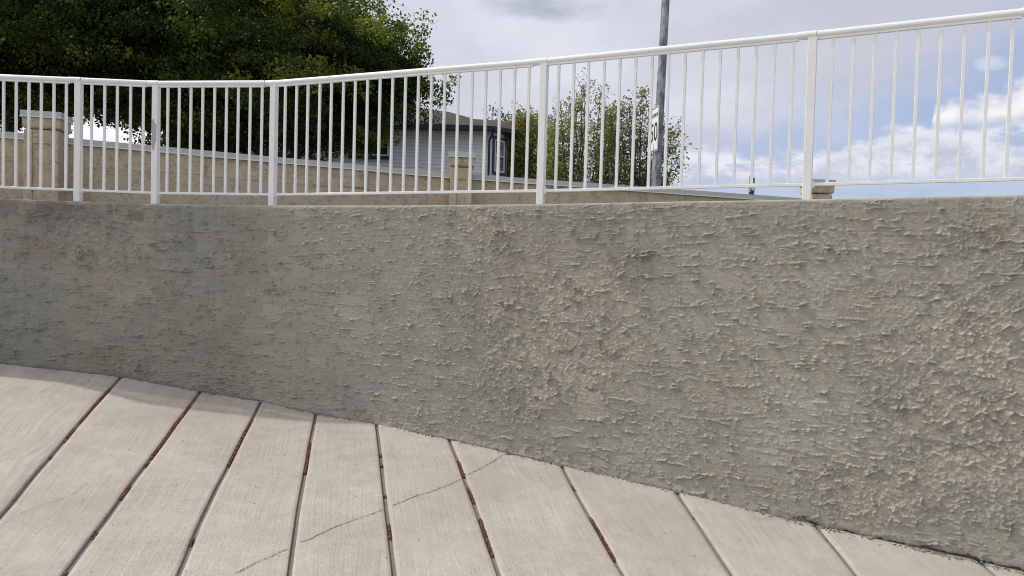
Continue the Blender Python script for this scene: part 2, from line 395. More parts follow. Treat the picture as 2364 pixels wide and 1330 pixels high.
# foot of the wall
_foot = [(0, 838), (280, 868), (462, 903), (600, 925), (728, 955), (875, 978), (1040, 1012), (1297, 1072), (1560, 1132), (1880, 1212), (2100, 1262), (2300, 1305)]
_fS, _fP = [], []
for a, b_ in _foot:
    s_, Y_ = s_of_px(a, b_); _fS.append(s_); _fP.append(at(a, b_, Y_))
_fP = np.array(_fP); GC = .12
_kx = np.r_[-12., -8., _fP[:, 0], 5., 9.]
_kz0 = _fP[:, 2]-GC*_fP[:, 1]
_kz = np.r_[_kz0[0]+.35, _kz0[0]+.27, _kz0, _kz0[-1]-.02, _kz0[-1]-.03]
_gx = np.linspace(-12, 9, 420); _gz = np.interp(_gx, _kx, _kz)
ker = np.hanning(25); ker /= ker.sum(); _gz = np.convolve(np.pad(_gz, 12, mode='edge'), ker, 'valid')
def gz(x, y): return np.interp(x, _gx, _gz)+GC*np.asarray(y)
def ground_hit(px, py):
    d = ray(px, py); lo, hi = .8, 14.
    g = lambda Y: CZ+d[2]*Y-gz(d[0]*Y, Y)
    Ys = np.arange(.8, 14, .01); v = np.array([g(Y) for Y in Ys]); i = np.where((v[:-1] > 0) & (v[1:] <= 0))[0]
    Y = Ys[i[0]]+.01*v[i[0]]/(v[i[0]]-v[i[0]+1])
    return np.array([d[0]*Y, Y, gz(d[0]*Y, Y)])

# ------------------------------------------------------------------ retaining wall: troweled height field
def gauss_noise(shape, sx, sy, seed):
    """smooth noise, correlation sx, sy cells, unit variance (FFT)"""
    r = np.random.default_rng(seed).standard_normal(shape).astype(np.float32)
    fy = np.fft.fftfreq(shape[0])[:, None]; fx = np.fft.rfftfreq(shape[1])[None]
    H = np.exp(-2*(math.pi**2)*((fx*sx)**2+(fy*sy)**2))
    o = np.fft.irfft2(np.fft.rfft2(r)*H, s=shape); return ((o-o.mean())/o.std()).astype(np.float32)
SA = s_of_px(0, 600)[0]-1.1; SB = s_of_px(2364, 600)[0]+1.3
CELL = .004
W_ = int((SB-SA)/CELL); H_ = int(2.5/CELL)              # rows run downwards from the top edge
def build_wall():
    HT = gauss_noise((H_, W_), 40, 25, 1)*.0018+gauss_noise((H_, W_), 8, 2.2, 2)*.0004
    TI = np.zeros((H_, W_, 3), np.float32)
    base = np.array([.272, .264, .230])
    TI[:] = base
    # roughness zones, given in picture places, mapped on the wall
    RZ = np.zeros((H_, W_), np.float32)+.04
    ss_ = SA+np.arange(W_)*CELL
    def zone(px, py, rx, ry, a, arr=RZ):
        s_, Y_ = s_of_px(px, py); z_ = at(px, py, Y_)[2]; j = (s_-SA)/CELL; i = (ztop(s_)-z_)/CELL
        kx = rx/F*Y_/CELL*1.12; ky = ry/F*Y_/CELL
        y0, y1 = int(max(0, i-2.2*ky)), int(min(H_, i+2.2*ky)); x0, x1 = int(max(0, j-2.2*kx)), int(min(W_, j+2.2*kx))
        if y1 <= y0 or x1 <= x0: return None
        yy, xx = np.mgrid[y0:y1, x0:x1]
        m = np.exp(-(((xx-j)/kx)**2+((yy-i)/ky)**2)**1.6)*a
        if arr is not None: arr[y0:y1, x0:x1] = np.maximum(arr[y0:y1, x0:x1], m)
        return (y0, y1, x0, x1, m)
    for z_ in [(1290, 780, 190, 170, 1), (1150, 560, 80, 90, .95), (1210, 900, 120, 80, .9), (1440, 640, 70, 70, .7), (2240, 760, 170, 140, .95), (2100, 900, 110, 130, .85), (2230, 560, 90, 60, .7),
               (2260, 1050, 170, 190, 1), (1960, 1130, 120, 70, .95), (2080, 1170, 150, 70, .9), (200, 560, 130, 90, .75), (150, 800, 90, 60, .45), (280, 840, 70, 40, .6), (1100, 680, 60, 120, .6), (2050, 760, 60, 60, .5)]:
        zone(*z_)
    RZ = np.clip(RZ+gauss_noise((H_, W_), 45, 30, 3)*.10, 0, 1)
    ZT = TI.copy()
    jw_ = gauss_noise((H_, W_), 30, 60, 67)*.035
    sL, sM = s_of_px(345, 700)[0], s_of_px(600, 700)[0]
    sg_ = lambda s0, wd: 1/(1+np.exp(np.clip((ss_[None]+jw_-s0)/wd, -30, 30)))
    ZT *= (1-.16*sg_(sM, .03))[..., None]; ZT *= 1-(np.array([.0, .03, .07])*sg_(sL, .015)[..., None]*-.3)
    wv0 = gauss_noise((H_, W_), 14, 14, 66)
    # tints: stains and patches that belong to the plaster itself
    def tint(px, py, rx, ry, colr, a, ragged=.5):
        q_ = zone(px, py, rx, ry, 1., None)
        if q_ is None: return
        y0, y1, x0, x1, m = q_
        m = np.clip((m-.42+ragged*.22*wv0[y0:y1, x0:x1])*3.2, 0, 1)*a
        ZT[y0:y1, x0:x1] = ZT[y0:y1, x0:x1]*(1-m[..., None])+np.array(colr)*m[..., None]
    rosy = (.280, .259, .222); bluish = (.288, .290, .263); olive = (.255, .25, .195); cream = (.372, .343, .288); dirt = (.13, .118, .10); brown = (.20, .175, .145)
    tint(200, 600, 140, 110, rosy, .7); tint(220, 720, 100, 90, rosy, .45); tint(220, 830, 80, 50, (.21, .19, .15), .6)
    tint(1290, 780, 200, 190, cream, .75); tint(1150, 560, 80, 80, cream, .5); tint(1200, 640, 120, 80, rosy, .3); tint(1440, 620, 60, 60, rosy, .45)
    tint(50, 700, 80, 150, (.205, .215, .20), .6); tint(40, 850, 120, 60, (.175, .187, .172), .6)
    tint(450, 560, 90, 140, (.225, .235, .218), .55); tint(640, 780, 40, 100, olive, .3); tint(800, 900, 90, 60, (.215, .23, .225), .4)
    for a in [(1050, 560, 30, 50), (1530, 680, 30, 60), (1380, 590, 20, 22), (1310, 600, 25, 20), (1600, 560, 60, 30), (1870, 660, 60, 30), (1900, 950, 80, 80), (1780, 1050, 70, 60), (1700, 620, 60, 40), (2000, 1000, 60, 50),
              (1300, 1010, 90, 30), (1500, 1080, 100, 25), (780, 740, 40, 80), (900, 900, 50, 40), (1560, 740, 40, 90), (2290, 600, 30, 20), (2170, 540, 70, 25), (1860, 560, 50, 40)]: tint(*a, bluish, .7)
    for a in [(1080, 520, 30, 40), (1660, 960, 40, 60), (1960, 700, 80, 50), (1580, 820, 60, 60), (950, 760, 60, 60), (1900, 800, 60, 50), (1640, 540, 70, 40), (2060, 560, 60, 40), (1280, 540, 90, 40), (1680, 880, 60, 60)]: tint(*a, rosy, .4)
    for a in [(2250, 1000, 150, 190), (2000, 1140, 130, 60), (2200, 790, 130, 100)]: tint(*a, cream, .55)
    tint(2265, 1125, 34, 55, dirt, .8, 1.6); tint(2285, 920, 28, 20, dirt, .45, 1.4); tint(2290, 540, 50, 60, brown, .55, 1.2)
    tint(80, 500, 130, 26, (.15, .15, .13), .7, 1.2); tint(170, 480, 100, 16, (.15, .145, .12), .7, 1.2); tint(70, 560, 60, 30, (.18, .15, .125), .5, 1.2)
    tint(600, 600, 18, 120, (.19, .19, .17), .5, 1.)
    ZT *= np.array([1.15, 1.12, 1.08])
    jag = gauss_noise((H_, W_), 2.4, 2.4, 4); jag2 = gauss_noise((H_, W_), 1.1, 1.1, 5); wav = gauss_noise((H_, W_), 14, 14, 6)
    wav2 = gauss_noise((H_, W_), 9, 9, 16); streak = gauss_noise((H_, W_), 22, 1.0, 7)
    lump = gauss_noise((H_, W_), 2.0, 2.0, 8); rid = gauss_noise((H_, W_), 5.5, 3.6, 9)
    r = np.random.default_rng(11)
    NS = 16500
    pal = np.array([[.275, .265, .228], [.255, .252, .226], [.300, .278, .235], [.250, .250, .230], [.284, .260, .222], [.268, .264, .236], [.310, .298, .260]])
    for kk in range(NS):
        cx = r.uniform(-10, W_+10); cy = r.uniform(-6, H_+6)
        ix, iy = int(np.clip(cx, 0, W_-1)), int(np.clip(cy, 0, H_-1)); rz = RZ[iy, ix]
        if rz > .5: w_ = r.uniform(4, 17); h_ = r.uniform(2.5, 8); ang = r.normal(0, .75)
        else: w_ = r.uniform(12, 34); h_ = r.uniform(5, 12); ang = r.normal(-.02, .07)
        if r.random() < .06: w_, h_ = h_*1.0, w_*.8
        R_ = int(w_+h_+8)
        x0, x1 = max(0, int(cx)-R_), min(W_, int(cx)+R_); y0, y1 = max(0, int(cy)-R_), min(H_, int(cy)+R_)
        if x1-x0 < 4 or y1-y0 < 4: continue
        yy, xx = np.mgrid[y0:y1, x0:x1].astype(np.float32); sl = (slice(y0, y1), slice(x0, x1))
        amp = .5+1.6*rz
        u = (xx-cx)*math.cos(ang)+(yy-cy)*math.sin(ang)+wav[sl]*1.4*amp+jag[sl]*.45
        v = -(xx-cx)*math.sin(ang)+(yy-cy)*math.cos(ang)+wav2[sl]*1.2*amp+jag[sl]*.4
        du = np.abs(u)-w_; dv = np.abs(v)-h_
        ins = (du < 0) & (dv < 0)
        if not ins.any(): continue
        m0 = HT[sl][ins].mean()
        plane = m0+r.normal(0, .0004)+(v/h_)*r.uniform(-.0001, .0009)+(u/w_)*r.normal(0, .0004)+streak[sl]*.00022
        kx = (.92 if rz < .5 else .6)
        cur = HT[sl]
        e = np.clip(np.minimum(-du, -dv)/1.1, 0, 1)
        cur[...] = np.where(ins, cur*(1-kx*e)+plane*kx*e, cur)
        # squeezed-out ridge along the bottom edge and sometimes one end
        ra = (.0022+.0075*r.random()**1.5)*(1+.3*rz)
        if r.random() < .86:
            t = (v-h_)+jag2[sl]*.55+wav[sl]*.5
            gate = np.clip(.45+jag[sl]*.75+.3*rid[sl], 0, 1.7)*(du < 1)
            drip = np.maximum(0, jag[sl])*1.2
            cur += (ra*gate*np.exp(-(t/np.where(t < 0, .95, .6+.4*drip))**2)).astype(np.float32)
        if r.random() < .35:
            sg = 1 if r.random() < .7 else -1
            t = (sg*u-w_)+jag2[sl]*.5; gate = np.clip(.25+jag[sl]*.9, 0, 1.5)*(dv < 1)
            cur += (ra*.7*gate*np.exp(-(t/1.1)**2)).astype(np.float32)
        # comb teeth marks
        if rz < .5 and r.random() < .22:
            cur += np.where(ins, .00045*np.sin(v*2.0+r.uniform(0, 6))*e, 0).astype(np.float32)
        jy, jx = np.clip(iy+int(r.normal(0, 9)), 0, H_-1), np.clip(ix+int(r.normal(0, 18)), 0, W_-1)
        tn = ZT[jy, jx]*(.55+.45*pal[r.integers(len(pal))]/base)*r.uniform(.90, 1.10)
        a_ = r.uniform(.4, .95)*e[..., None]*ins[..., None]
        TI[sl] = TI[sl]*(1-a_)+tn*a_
    for kk in range(14500):
        cx = r.uniform(0, W_); cy = r.uniform(4, H_); ix, iy = int(min(cx, W_-1)), int(min(cy, H_-1)); rz = RZ[iy, ix]
        L_ = r.uniform(4, 20) if rz < .5 else r.uniform(3, 11); ang = r.normal(0, .10) if rz < .5 else r.normal(0, .9)
        if rz < .5 and r.random() < .18: ang += 1.5; L_ *= .6
        R_ = int(L_+8); x0, x1 = max(0, int(cx)-R_), min(W_, int(cx)+R_); y0, y1 = max(0, int(cy)-R_), min(H_, int(cy)+R_)
        if x1-x0 < 4 or y1-y0 < 4: continue
        yy, xx = np.mgrid[y0:y1, x0:x1].astype(np.float32); sl = (slice(y0, y1), slice(x0, x1))
        u = (xx-cx)*math.cos(ang)+(yy-cy)*math.sin(ang); v = -(xx-cx)*math.sin(ang)+(yy-cy)*math.cos(ang)
        v = v+wav2[sl]*1.7+jag[sl]*.7; g_ = np.clip(.35+jag[sl]*.6+rid[sl]*.6, 0, 1.5)*np.clip((L_-np.abs(u))/3, 0, 1)
        HT[sl] += ((.0015+.0055*r.random()**2)*g_*np.exp(-(v/np.where(v < 0, 1., .65))**2)).astype(np.float32)
    # ragged lumps in the rough zones: ridged noise
    iy_, ix_ = np.mgrid[0:H_, 0:W_]
    wx_ = np.clip(ix_+(jag*2.6+jag2*1.2).astype(int), 0, W_-1); wy_ = np.clip(iy_+(gauss_noise((H_, W_), 1.8, 1.8, 24)*2.4).astype(int), 0, H_-1)
    a1 = np.abs(gauss_noise((H_, W_), 4.0, 2.6, 21))[wy_, wx_]; a2 = np.abs(gauss_noise((H_, W_), 2.6, 1.7, 22))[wy_, wx_]; g3 = gauss_noise((H_, W_), 12, 10, 23)
    rg = np.exp(-(a1/.22)**2)*np.clip(g3*.8+.35, 0, 1.4)*.0042+np.exp(-(a2/.3)**2)*np.clip(-g3*.5+.5, 0, 1.2)*.0026
    rzs = np.clip((RZ-.25)/.5, 0, 1); rzs = rzs*rzs*(3-2*rzs)
    HT += (rg*1.25+lump*.0010+np.clip(jag2, -1, 2)*.0006)*rzs
    # everywhere: small burrs and chatter
    g5 = gauss_noise((H_, W_), 18, 12, 31)
    HT += np.clip(jag2-1.1, 0, 2)*.0022*np.clip(g5*.8+.6, 0, 1.8)+np.clip(jag-1.2, 0, 2)*.0022*np.clip(-g5*.8+.4, 0, 1.8)+jag2*.00015
    # weather streaks below the top and old vertical seams
    vs = gauss_noise((1, W_), 5, 1, 40)[0]*.5+gauss_noise((1, W_), 40, 1, 41)[0]*.5
    dep = np.arange(H_)*CELL
    TI *= (1-.10*np.clip(vs, 0, 1.5)[None, :, None]*np.exp(-(dep/.5))[:, None, None])
    for px in (345, 1850, 1500):
        s_, _ = s_of_px(px, 800); j = (s_-SA)/CELL
        xs = np.abs(np.arange(W_)[None, :]-j+wav[:, :]*1.5)
        HT -= .0006*np.exp(-(xs/3.)**2)*(jag > -.3); TI *= (1-.05*np.exp(-(xs/4.)**2))[..., None]
    TI *= (1+.018*gauss_noise((H_, W_), 60, 40, 44))[..., None]
    def blur(a, s): 
        fy = np.fft.fftfreq(H_)[:, None]; fx = np.fft.rfftfreq(W_)[None]
        return np.fft.irfft2(np.fft.rfft2(a)*np.exp(-2*(math.pi**2)*((fx*s)**2+(fy*s)**2)), s=a.shape)
    low = blur(HT, 7); rzq = blur(rzs, 12); HT = blur(HT, .3); HT = (HT-low)*(1.4-.1*rzq)+low*(.35+.45*rzq)
    # grid on the curve
    nrow = 560; ns = W_
    s = ss_; x, y, nx, ny = on_curve(s); zt = ztop(s)
    zf = gz(x+nx*.01, y+ny*.01)-.05
    rag = gauss_noise((1, W_), 6, 1, 50)[0]*.004
    t = np.linspace(0, 1, nrow)[:, None]
    Z = zt[None]-t*(zt-zf)[None]
    rr = (zt[None]-Z)/CELL; i0 = np.clip(rr.astype(int), 0, H_-2); fr_ = (rr-i0)
    cols = np.arange(W_)[None].repeat(nrow, 0)
    hh = HT[i0, cols]*(1-fr_)+HT[i0+1, cols]*fr_
    tt = TI[i0, cols]*(1-fr_[..., None])+TI[i0+1, cols]*fr_[..., None]
    dtop = zt[None]-Z; dft = Z-zf[None]-.05
    hh = hh*np.clip(dtop/.03, .35, 1)
    # top edge rounding (radius 14 mm) and a smeared fillet at the foot
    rdd = .016; hh = hh-np.where(dtop < rdd, rdd-np.sqrt(np.maximum(0, rdd**2-(rdd-dtop)**2)), 0)
    # under-cut gap along the foot at the right
    sg, _ = s_of_px(1850, 1180); sg2, _ = s_of_px(2364, 1300)
    gap = (1/(1+np.exp(-(s-sg)/.03)))[None]
    fn = gauss_noise((1, W_), 12, 1, 51)[0][None]
    hh = hh+(1-gap)*.022*np.exp(-np.clip(dft, 0, 1)/(.022+.006*fn))+gap*.004*np.exp(-((dft-.04-.012*fn)/.03)**2)
    hh = hh-gap*np.where(dft < .012+.012*fn+.005*gauss_noise((nrow, W_), 2, 2, 77), .03, 0)+(.0025*gauss_noise((nrow, W_), 3, 3, 78))*np.exp(-np.clip(dft, 0, 1)/.06)
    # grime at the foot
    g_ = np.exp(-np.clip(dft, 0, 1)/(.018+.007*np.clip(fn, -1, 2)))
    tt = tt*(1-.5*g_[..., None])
    tt = tt*(1+.16*np.exp(-(dtop/.02)**2))[..., None]  # top edge tinted lighter, a rim highlight painted into the colour
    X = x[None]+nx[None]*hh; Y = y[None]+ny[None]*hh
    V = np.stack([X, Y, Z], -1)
    # top surface rows going back, and the back face
    tops = []
    for bk, dz_ in ((.034, .0), (.10, .004), (.22, .004), (.24, -.008), (.24, -.5)):
        tops.append(np.stack([x-nx*bk, y-ny*bk, zt+dz_+.0006*gauss_noise((1, W_), 6, 1, 60)[0]], -1))
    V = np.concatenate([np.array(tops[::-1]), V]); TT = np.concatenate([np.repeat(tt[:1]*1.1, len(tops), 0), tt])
    R_n = V.shape[0]; idx = np.arange(R_n*ns).reshape(R_n, ns)
    fcs = np.stack([idx[:-1, :-1], idx[1:, :-1], idx[1:, 1:], idx[:-1, 1:]], -1).reshape(-1, 4)
    return V, fcs, TT, hh
V, fcs, TT, _hh = build_wall()
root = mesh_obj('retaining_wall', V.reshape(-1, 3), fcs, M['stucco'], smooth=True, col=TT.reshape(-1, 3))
tag(root, 'curved grey retaining wall of rough troweled stucco above the concrete slabs', 'retaining wall')
# the wall carried on past both ends of the view, as coarser parts
def wall_run(sa, sb, name):
    s = np.linspace(sa, sb, 240); x, y, nx, ny = on_curve(s); zt = ztop(s); zf = gz(x, y)-.1
    ts = np.linspace(0, 1, 60)[:, None]; hh = gauss_noise((60, 240), 3, 1, 70)*.003
    Vv = np.stack([x[None]+nx*hh, y[None]+ny*hh, zt[None]-ts*(zt-zf)[None]], -1)
    tp = [np.stack([x-nx*b_, y-ny*b_, zt-d_], -1) for b_, d_ in ((.24, .5), (.24, .0), (.02, 0))]
    Vv = np.concatenate([np.array(tp), Vv]); idx = np.arange(63*240).reshape(63, 240)
    f_ = np.stack([idx[:-1, :-1], idx[1:, :-1], idx[1:, 1:], idx[:-1, 1:]], -1).reshape(-1, 4)
    o = mesh_obj(name, Vv.reshape(-1, 3), f_, M['stucco'], root, smooth=True, col=np.full((63*240, 3), .25)); return o
wall_run(S0[0]+.05, SA+.002, 'wall_end'); wall_run(SB-.006, S0[-1]-.05, 'wall_end')

# ------------------------------------------------------------------ paving slabs
J = [
 [(282, 868), (258, 895), (217, 938), (184, 974), (153, 1015), (110, 1065), (74, 1101), (37, 1153), (0, 1194)],
 [(464, 901), (438, 938), (405, 978), (390, 1006), (363, 1041), (343, 1068), (313, 1098), (273, 1157), (239, 1208), (184, 1278), (147, 1330)],
 [(602, 925), (575, 985), (540, 1055), (497, 1130), (450, 1225), (413, 1330)],
 [(730, 954), (717, 1021), (704, 1089), (695, 1140), (683, 1217), (667, 1330)],
 [(869, 980), (877, 1039), (884, 1116), (893, 1172), (900, 1231), (909, 1330)],
 [(1037, 1012), (1053, 1051), (1071, 1101), (1091, 1154), (1115, 1216), (1136, 1279), (1154, 1330)],
 [(1297, 1072), (1325, 1130), (1370, 1205), (1415, 1290), (1440, 1330)],
 [(1560, 1132), (1610, 1205), (1650, 1270), (1692, 1330)],
 [(1881, 1210), (1907, 1243), (1939, 1278), (1978, 1330)]]
JY = np.linspace(-4, 7.2, 1121)      # each joint becomes X as a function of Y
JX = []
for jl in J:
    pp = np.array([ground_hit(*p) for p in jl])[::-1]
    yy, xx = pp[:, 1], pp[:, 0]
    sl_f = (xx[-1]-xx[0])/(yy[-1]-yy[0]); sl_n = sl_f
    pf_ = np.polyfit(yy, xx, 2); xf = np.polyval(pf_, yy); xx = xf+(xx-xf)*.35; sl_f = sl_n = (xf[-1]-xf[0])/(yy[-1]-yy[0])
    xs = np.interp(JY, yy, xx); xs = np.where(JY < yy[0], xx[0]+(JY-yy[0])*sl_n, xs); xs = np.where(JY > yy[-1], xx[-1]+(JY-yy[-1])*sl_f, xs)
    kk = np.hanning(41); kk /= kk.sum(); xs = np.convolve(np.pad(xs, 20, mode='edge'), kk, 'valid')
    xs[:21] = xs[21]; xs += gauss_noise((1, len(JY)), 14, 1, len(JX)+80)[0]*.0012
    JX.append(xs)
for d in (1.35, .85, .85, .85, .85, .85): JX.insert(0, JX[0]-d)
for d in range(6): JX.append(JX[-1]+.8)
JX = np.array(JX)
def wallY(x):   # Y of the wall face at x
    return np.interp(x, face[:, 0], face[:, 1])
def build_slabs():
    VV, FF, UV, FM = [], [], [], []; base = 0
    r = np.random.default_rng(5)
    for i in range(len(JX)-1):
        fine_ = (i >= 4 and i <= 15)
        ny_ = 300 if fine_ else 40; nx_ = 26 if fine_ else 6
        lift = r.uniform(-.002, .002); tilt = r.uniform(-.002, .002); hw = r.uniform(.0125, .0155)
        xm = .5*(JX[i]+JX[i+1]); yend = None
        us = np.linspace(0, 1, nx_-4); us = np.r_[0, 0, .008, us[1:-1], .992, 1, 1] if nx_ > 8 else np.linspace(0, 1, nx_)
        nu = len(us); grid = np.zeros((ny_, nu, 3)); uvg = np.zeros((ny_, nu, 2))
        # each column runs from the near side up to the wall
        for b_ in range(nu):
            colx = None
            XL = JX[i]+hw; XR = JX[i+1]-hw
            cx = XL*(1-us[b_])+XR*us[b_]
            # where the column meets the wall face
            df = JY-(wallY(cx)+.02); kx_ = np.where(df >= 0)[0]; k0 = kx_[0] if len(kx_) else len(JY)-1
            ye = JY[k0]; t = np.linspace(0, 1, ny_); t = 1-(1-t)**1.0
            y_ = -4+(ye+4)*t; x_ = np.interp(y_, JY, cx)
            dz_ = lift+tilt*(us[b_]-.5)
            z_ = gz(x_, y_)+dz_
            if nx_ > 8:
                if b_ in (0, nu-1): z_ = z_-.045
                elif b_ in (1, nu-2): z_ = z_-.0045+.001*gauss_noise((1, ny_), 3, 1, 100+i*3+b_)[0]
            grid[:, b_, 0] = x_; grid[:, b_, 1] = y_; grid[:, b_, 2] = z_
            uvg[:, b_, 0] = us[b_]*.8+i*3.7; uvg[:, b_, 1] = y_
        grid[:, :, 2] += (gauss_noise((ny_, nu), 6, 20, 200+i)*.0008)
        idx = base+np.arange(ny_*nu).reshape(ny_, nu)
        f_ = np.stack([idx[:-1, :-1], idx[:-1, 1:], idx[1:, 1:], idx[1:, :-1]], -1).reshape(-1, 4)
        VV.append(grid.reshape(-1, 3)); UV.append(uvg.reshape(-1, 2)); FF.append(f_); FM += [0]*len(f_); base += ny_*nu
    # joint filler bed, 22 mm down
    xs = np.linspace(JX[:, 0].min(), JX[:, 0].max(), 160); ys = np.linspace(-4, 7.1, 160)
    X, Y = np.meshgrid(xs, ys); Z = gz(X, Y)-.016
    idx = base+np.arange(160*160).reshape(160, 160); f_ = np.stack([idx[:-1, :-1], idx[:-1, 1:], idx[1:, 1:], idx[1:, :-1]], -1).reshape(-1, 4)
    VV.append(np.stack([X, Y, Z], -1).reshape(-1, 3)); UV.append(np.zeros((160*160, 2))); FF.append(f_); FM += [1]*len(f_); base += 160*160
    # hairline cracks
    cr = [[(540, 1327), (570, 1311), (600, 1296), (625, 1286), (645, 1276), (665, 1268)], [(692, 1253), (715, 1246), (739, 1234), (755, 1227), (772, 1218), (800, 1208), (831, 1196), (860, 1187), (884, 1177)], [(905, 1169), (935, 1157), (967, 1144), (990, 1138), (1015, 1128), (1040, 1119), (1064, 1107)],
          [(1077, 1098), (1103, 1085), (1120, 1076), (1142, 1064), (1160, 1051), (1185, 1040)], [(30, 1192), (66, 1179), (100, 1166), (129, 1159), (150, 1150), (177, 1138), (190, 1124), (206, 1114)], [(1110, 1225), (1092, 1232), (1060, 1226)]]
    for ci, pl in enumerate(cr):
        P_ = [ground_hit(*p) for p in pl]; pts = []
        for a, b_ in zip(P_[:-1], P_[1:]):
            for t in np.linspace(0, 1, 9)[:-1]: pts.append(a*(1-t)+b_*t)
        pts.append(P_[-1]); pts = np.array(pts); n = len(pts)
        pts[1:-1, :2] += r.normal(0, .0028, (n-2, 2))
        tg = np.gradient(pts[:, :2], axis=0); tg /= np.linalg.norm(tg, axis=1)[:, None]; nn = np.c_[-tg[:, 1], tg[:, 0]]
        wd = (.0022 if ci < 4 else .0007)*(.45+r.random(n)); wd[0] = wd[-1] = .0003
        a = pts.copy(); b_ = pts.copy(); a[:, :2] += nn*wd[:, None]; b_[:, :2] -= nn*wd[:, None]; a[:, 2] += .0048; b_[:, 2] += .0048
        VV.append(np.vstack([a, b_])); UV.append(np.zeros((2*n, 2)))
        ii = np.arange(n-1); FF.append(base+np.stack([ii, ii+1, n+ii+1, n+ii], -1)); FM += [2]*(n-1); base += 2*n
    return np.vstack(VV), np.vstack(FF), np.vstack(UV), FM
v_, f_, uv_, fm_ = build_slabs()
pv = mesh_obj('pavement', v_, f_, None, mats=[M['concrete'], M['joint'], M['crack']], uv=uv_, fmat=fm_)
tag(pv, kind='structure')

# ------------------------------------------------------------------ stones: gravel in the joints, crumbs at the foot
_ico = None
def stones(name, pts, sizes, cols, material, label, cat):
    import bmesh
    bm = bmesh.new(); bmesh.ops.create_icosphere(bm, subdivisions=1, radius=1.); bv = np.array([v.co for v in bm.verts]); bf = np.array([[v.index for v in f.verts] for f in bm.faces]); bm.free()
    n = len(pts); r = np.random.default_rng(17); nv = len(bv)
    V = bv[None]*(1+r.uniform(-.28, .28, (n, nv, 1))); V = V*r.uniform(.6, 1.2, (n, 1, 3))
    a = r.uniform(0, 6.28, n); ca, sa = np.cos(a), np.sin(a)
    x = V[..., 0]*ca[:, None]-V[..., 1]*sa[:, None]; y = V[..., 0]*sa[:, None]+V[..., 1]*ca[:, None]
    V = np.stack([x, y, V[..., 2]], -1)*np.asarray(sizes)[:, None, None]+np.asarray(pts)[:, None]
    Fc = (bf[None]+(np.arange(n)*nv)[:, None, None]).reshape(-1, 3)
    o = mesh_obj(name, V.reshape(-1, 3), Fc, material, col=np.repeat(np.asarray(cols), nv, 0))
    tag(o, label, cat, kind='stuff'); return o
r = np.random.default_rng(23)
gseg = {0: [(897, 975, 1), (985, 1017, .9), (1051, 1056, 1), (1148, 1152, .3)], 1: [(935, 1058, 1), (1066, 1074, 1), (1120, 1150, .9), (1225, 1240, .6), (1318, 1330, .6)], 2: [(965, 1075, .8), (1240, 1256, .9)],
        3: [(1022, 1092, 1.2)], 4: [(1046, 1053, 1), (1070, 1076, 1), (1141, 1146, 1.1), (1212, 1243, 1.1)], 5: [(1064, 1100, 1.1), (1125, 1160, 1), (1196, 1282, 1.3)], 6: [(1120, 1130, .4), (1195, 1240, 1), (1240, 1292, 1)], 7: [(1190, 1196, .3)], 8: [(1240, 1244, .3)]}
gp, gs_, gc = [], [], []
for ji, segs in gseg.items():
    jl = np.array(J[ji], float)
    for (y0, y1, dn) in segs:
        A = ground_hit(np.interp(y0, jl[:, 1], jl[:, 0]), y0); B = ground_hit(np.interp(y1, jl[:, 1], jl[:, 0]), y1)
        L = np.linalg.norm(A-B); n = int(max(5, L*900*dn))
        for _ in range(n):
            t = r.random(); y = A[1]*(1-t)+B[1]*t; x = np.interp(y, JY, JX[6+ji])+np.clip(r.normal(0, .0048), -.011, .013)
            gp.append((x, y, gz(x, y)-.014+r.uniform(0, .016)*min(1, dn))); gs_.append(r.uniform(.0022, .0058))
            bc = np.array([(.20, .075, .045), (.15, .055, .035), (.26, .11, .06), (.11, .05, .035), (.30, .2, .13)][r.choice(5, p=[.36, .26, .2, .12, .06])]); gc.append((bc*.95+bc.mean()*.06)*r.uniform(.7, 1.2))
stones('gravel', gp, gs_, gc, M['gravel'], 'rust red gravel lying in the open joints of the concrete slabs', 'gravel')
cp, cs, cc = [], [], []
n = 5200; ss = r.uniform(SA, SB, n); dn = gauss_noise((1, 4000), 40, 1, 90)[0]
for s_ in ss:
    if np.interp(s_, np.linspace(SA, SB, 4000), dn) < r.normal(-.3, .7): continue
    off = .012+abs(r.normal(0, .022)); x, y, nx, ny = on_curve(s_, off)
    sz = min(.009, abs(r.normal(0, .0026))+.0012)
    cp.append((x, y, gz(x, y)+sz*.5+.001)); cs.append(sz); cc.append(np.array([.24, .23, .2])*r.uniform(.4, 1.15))
# stray grit on the slabs
for _ in range(420):
    x = r.uniform(-4, 3.2); y = r.uniform(2.6, 6.6)
    if y > wallY(x)-.03: continue
    if np.abs(JX[:, np.searchsorted(JY, y)]-x).min() < .02: continue
    sz = r.uniform(.0012, .0038); cp.append((x, y, gz(x, y)+.004)); cs.append(sz); cc.append(np.array([(.12, .09, .07), (.3, .28, .25), (.2, .08, .05)][r.integers(3)]))
stones('mortar_crumbs', cp, cs, cc, M['crumb'], 'loose mortar crumbs and grit along the foot of the stucco wall', 'debris')

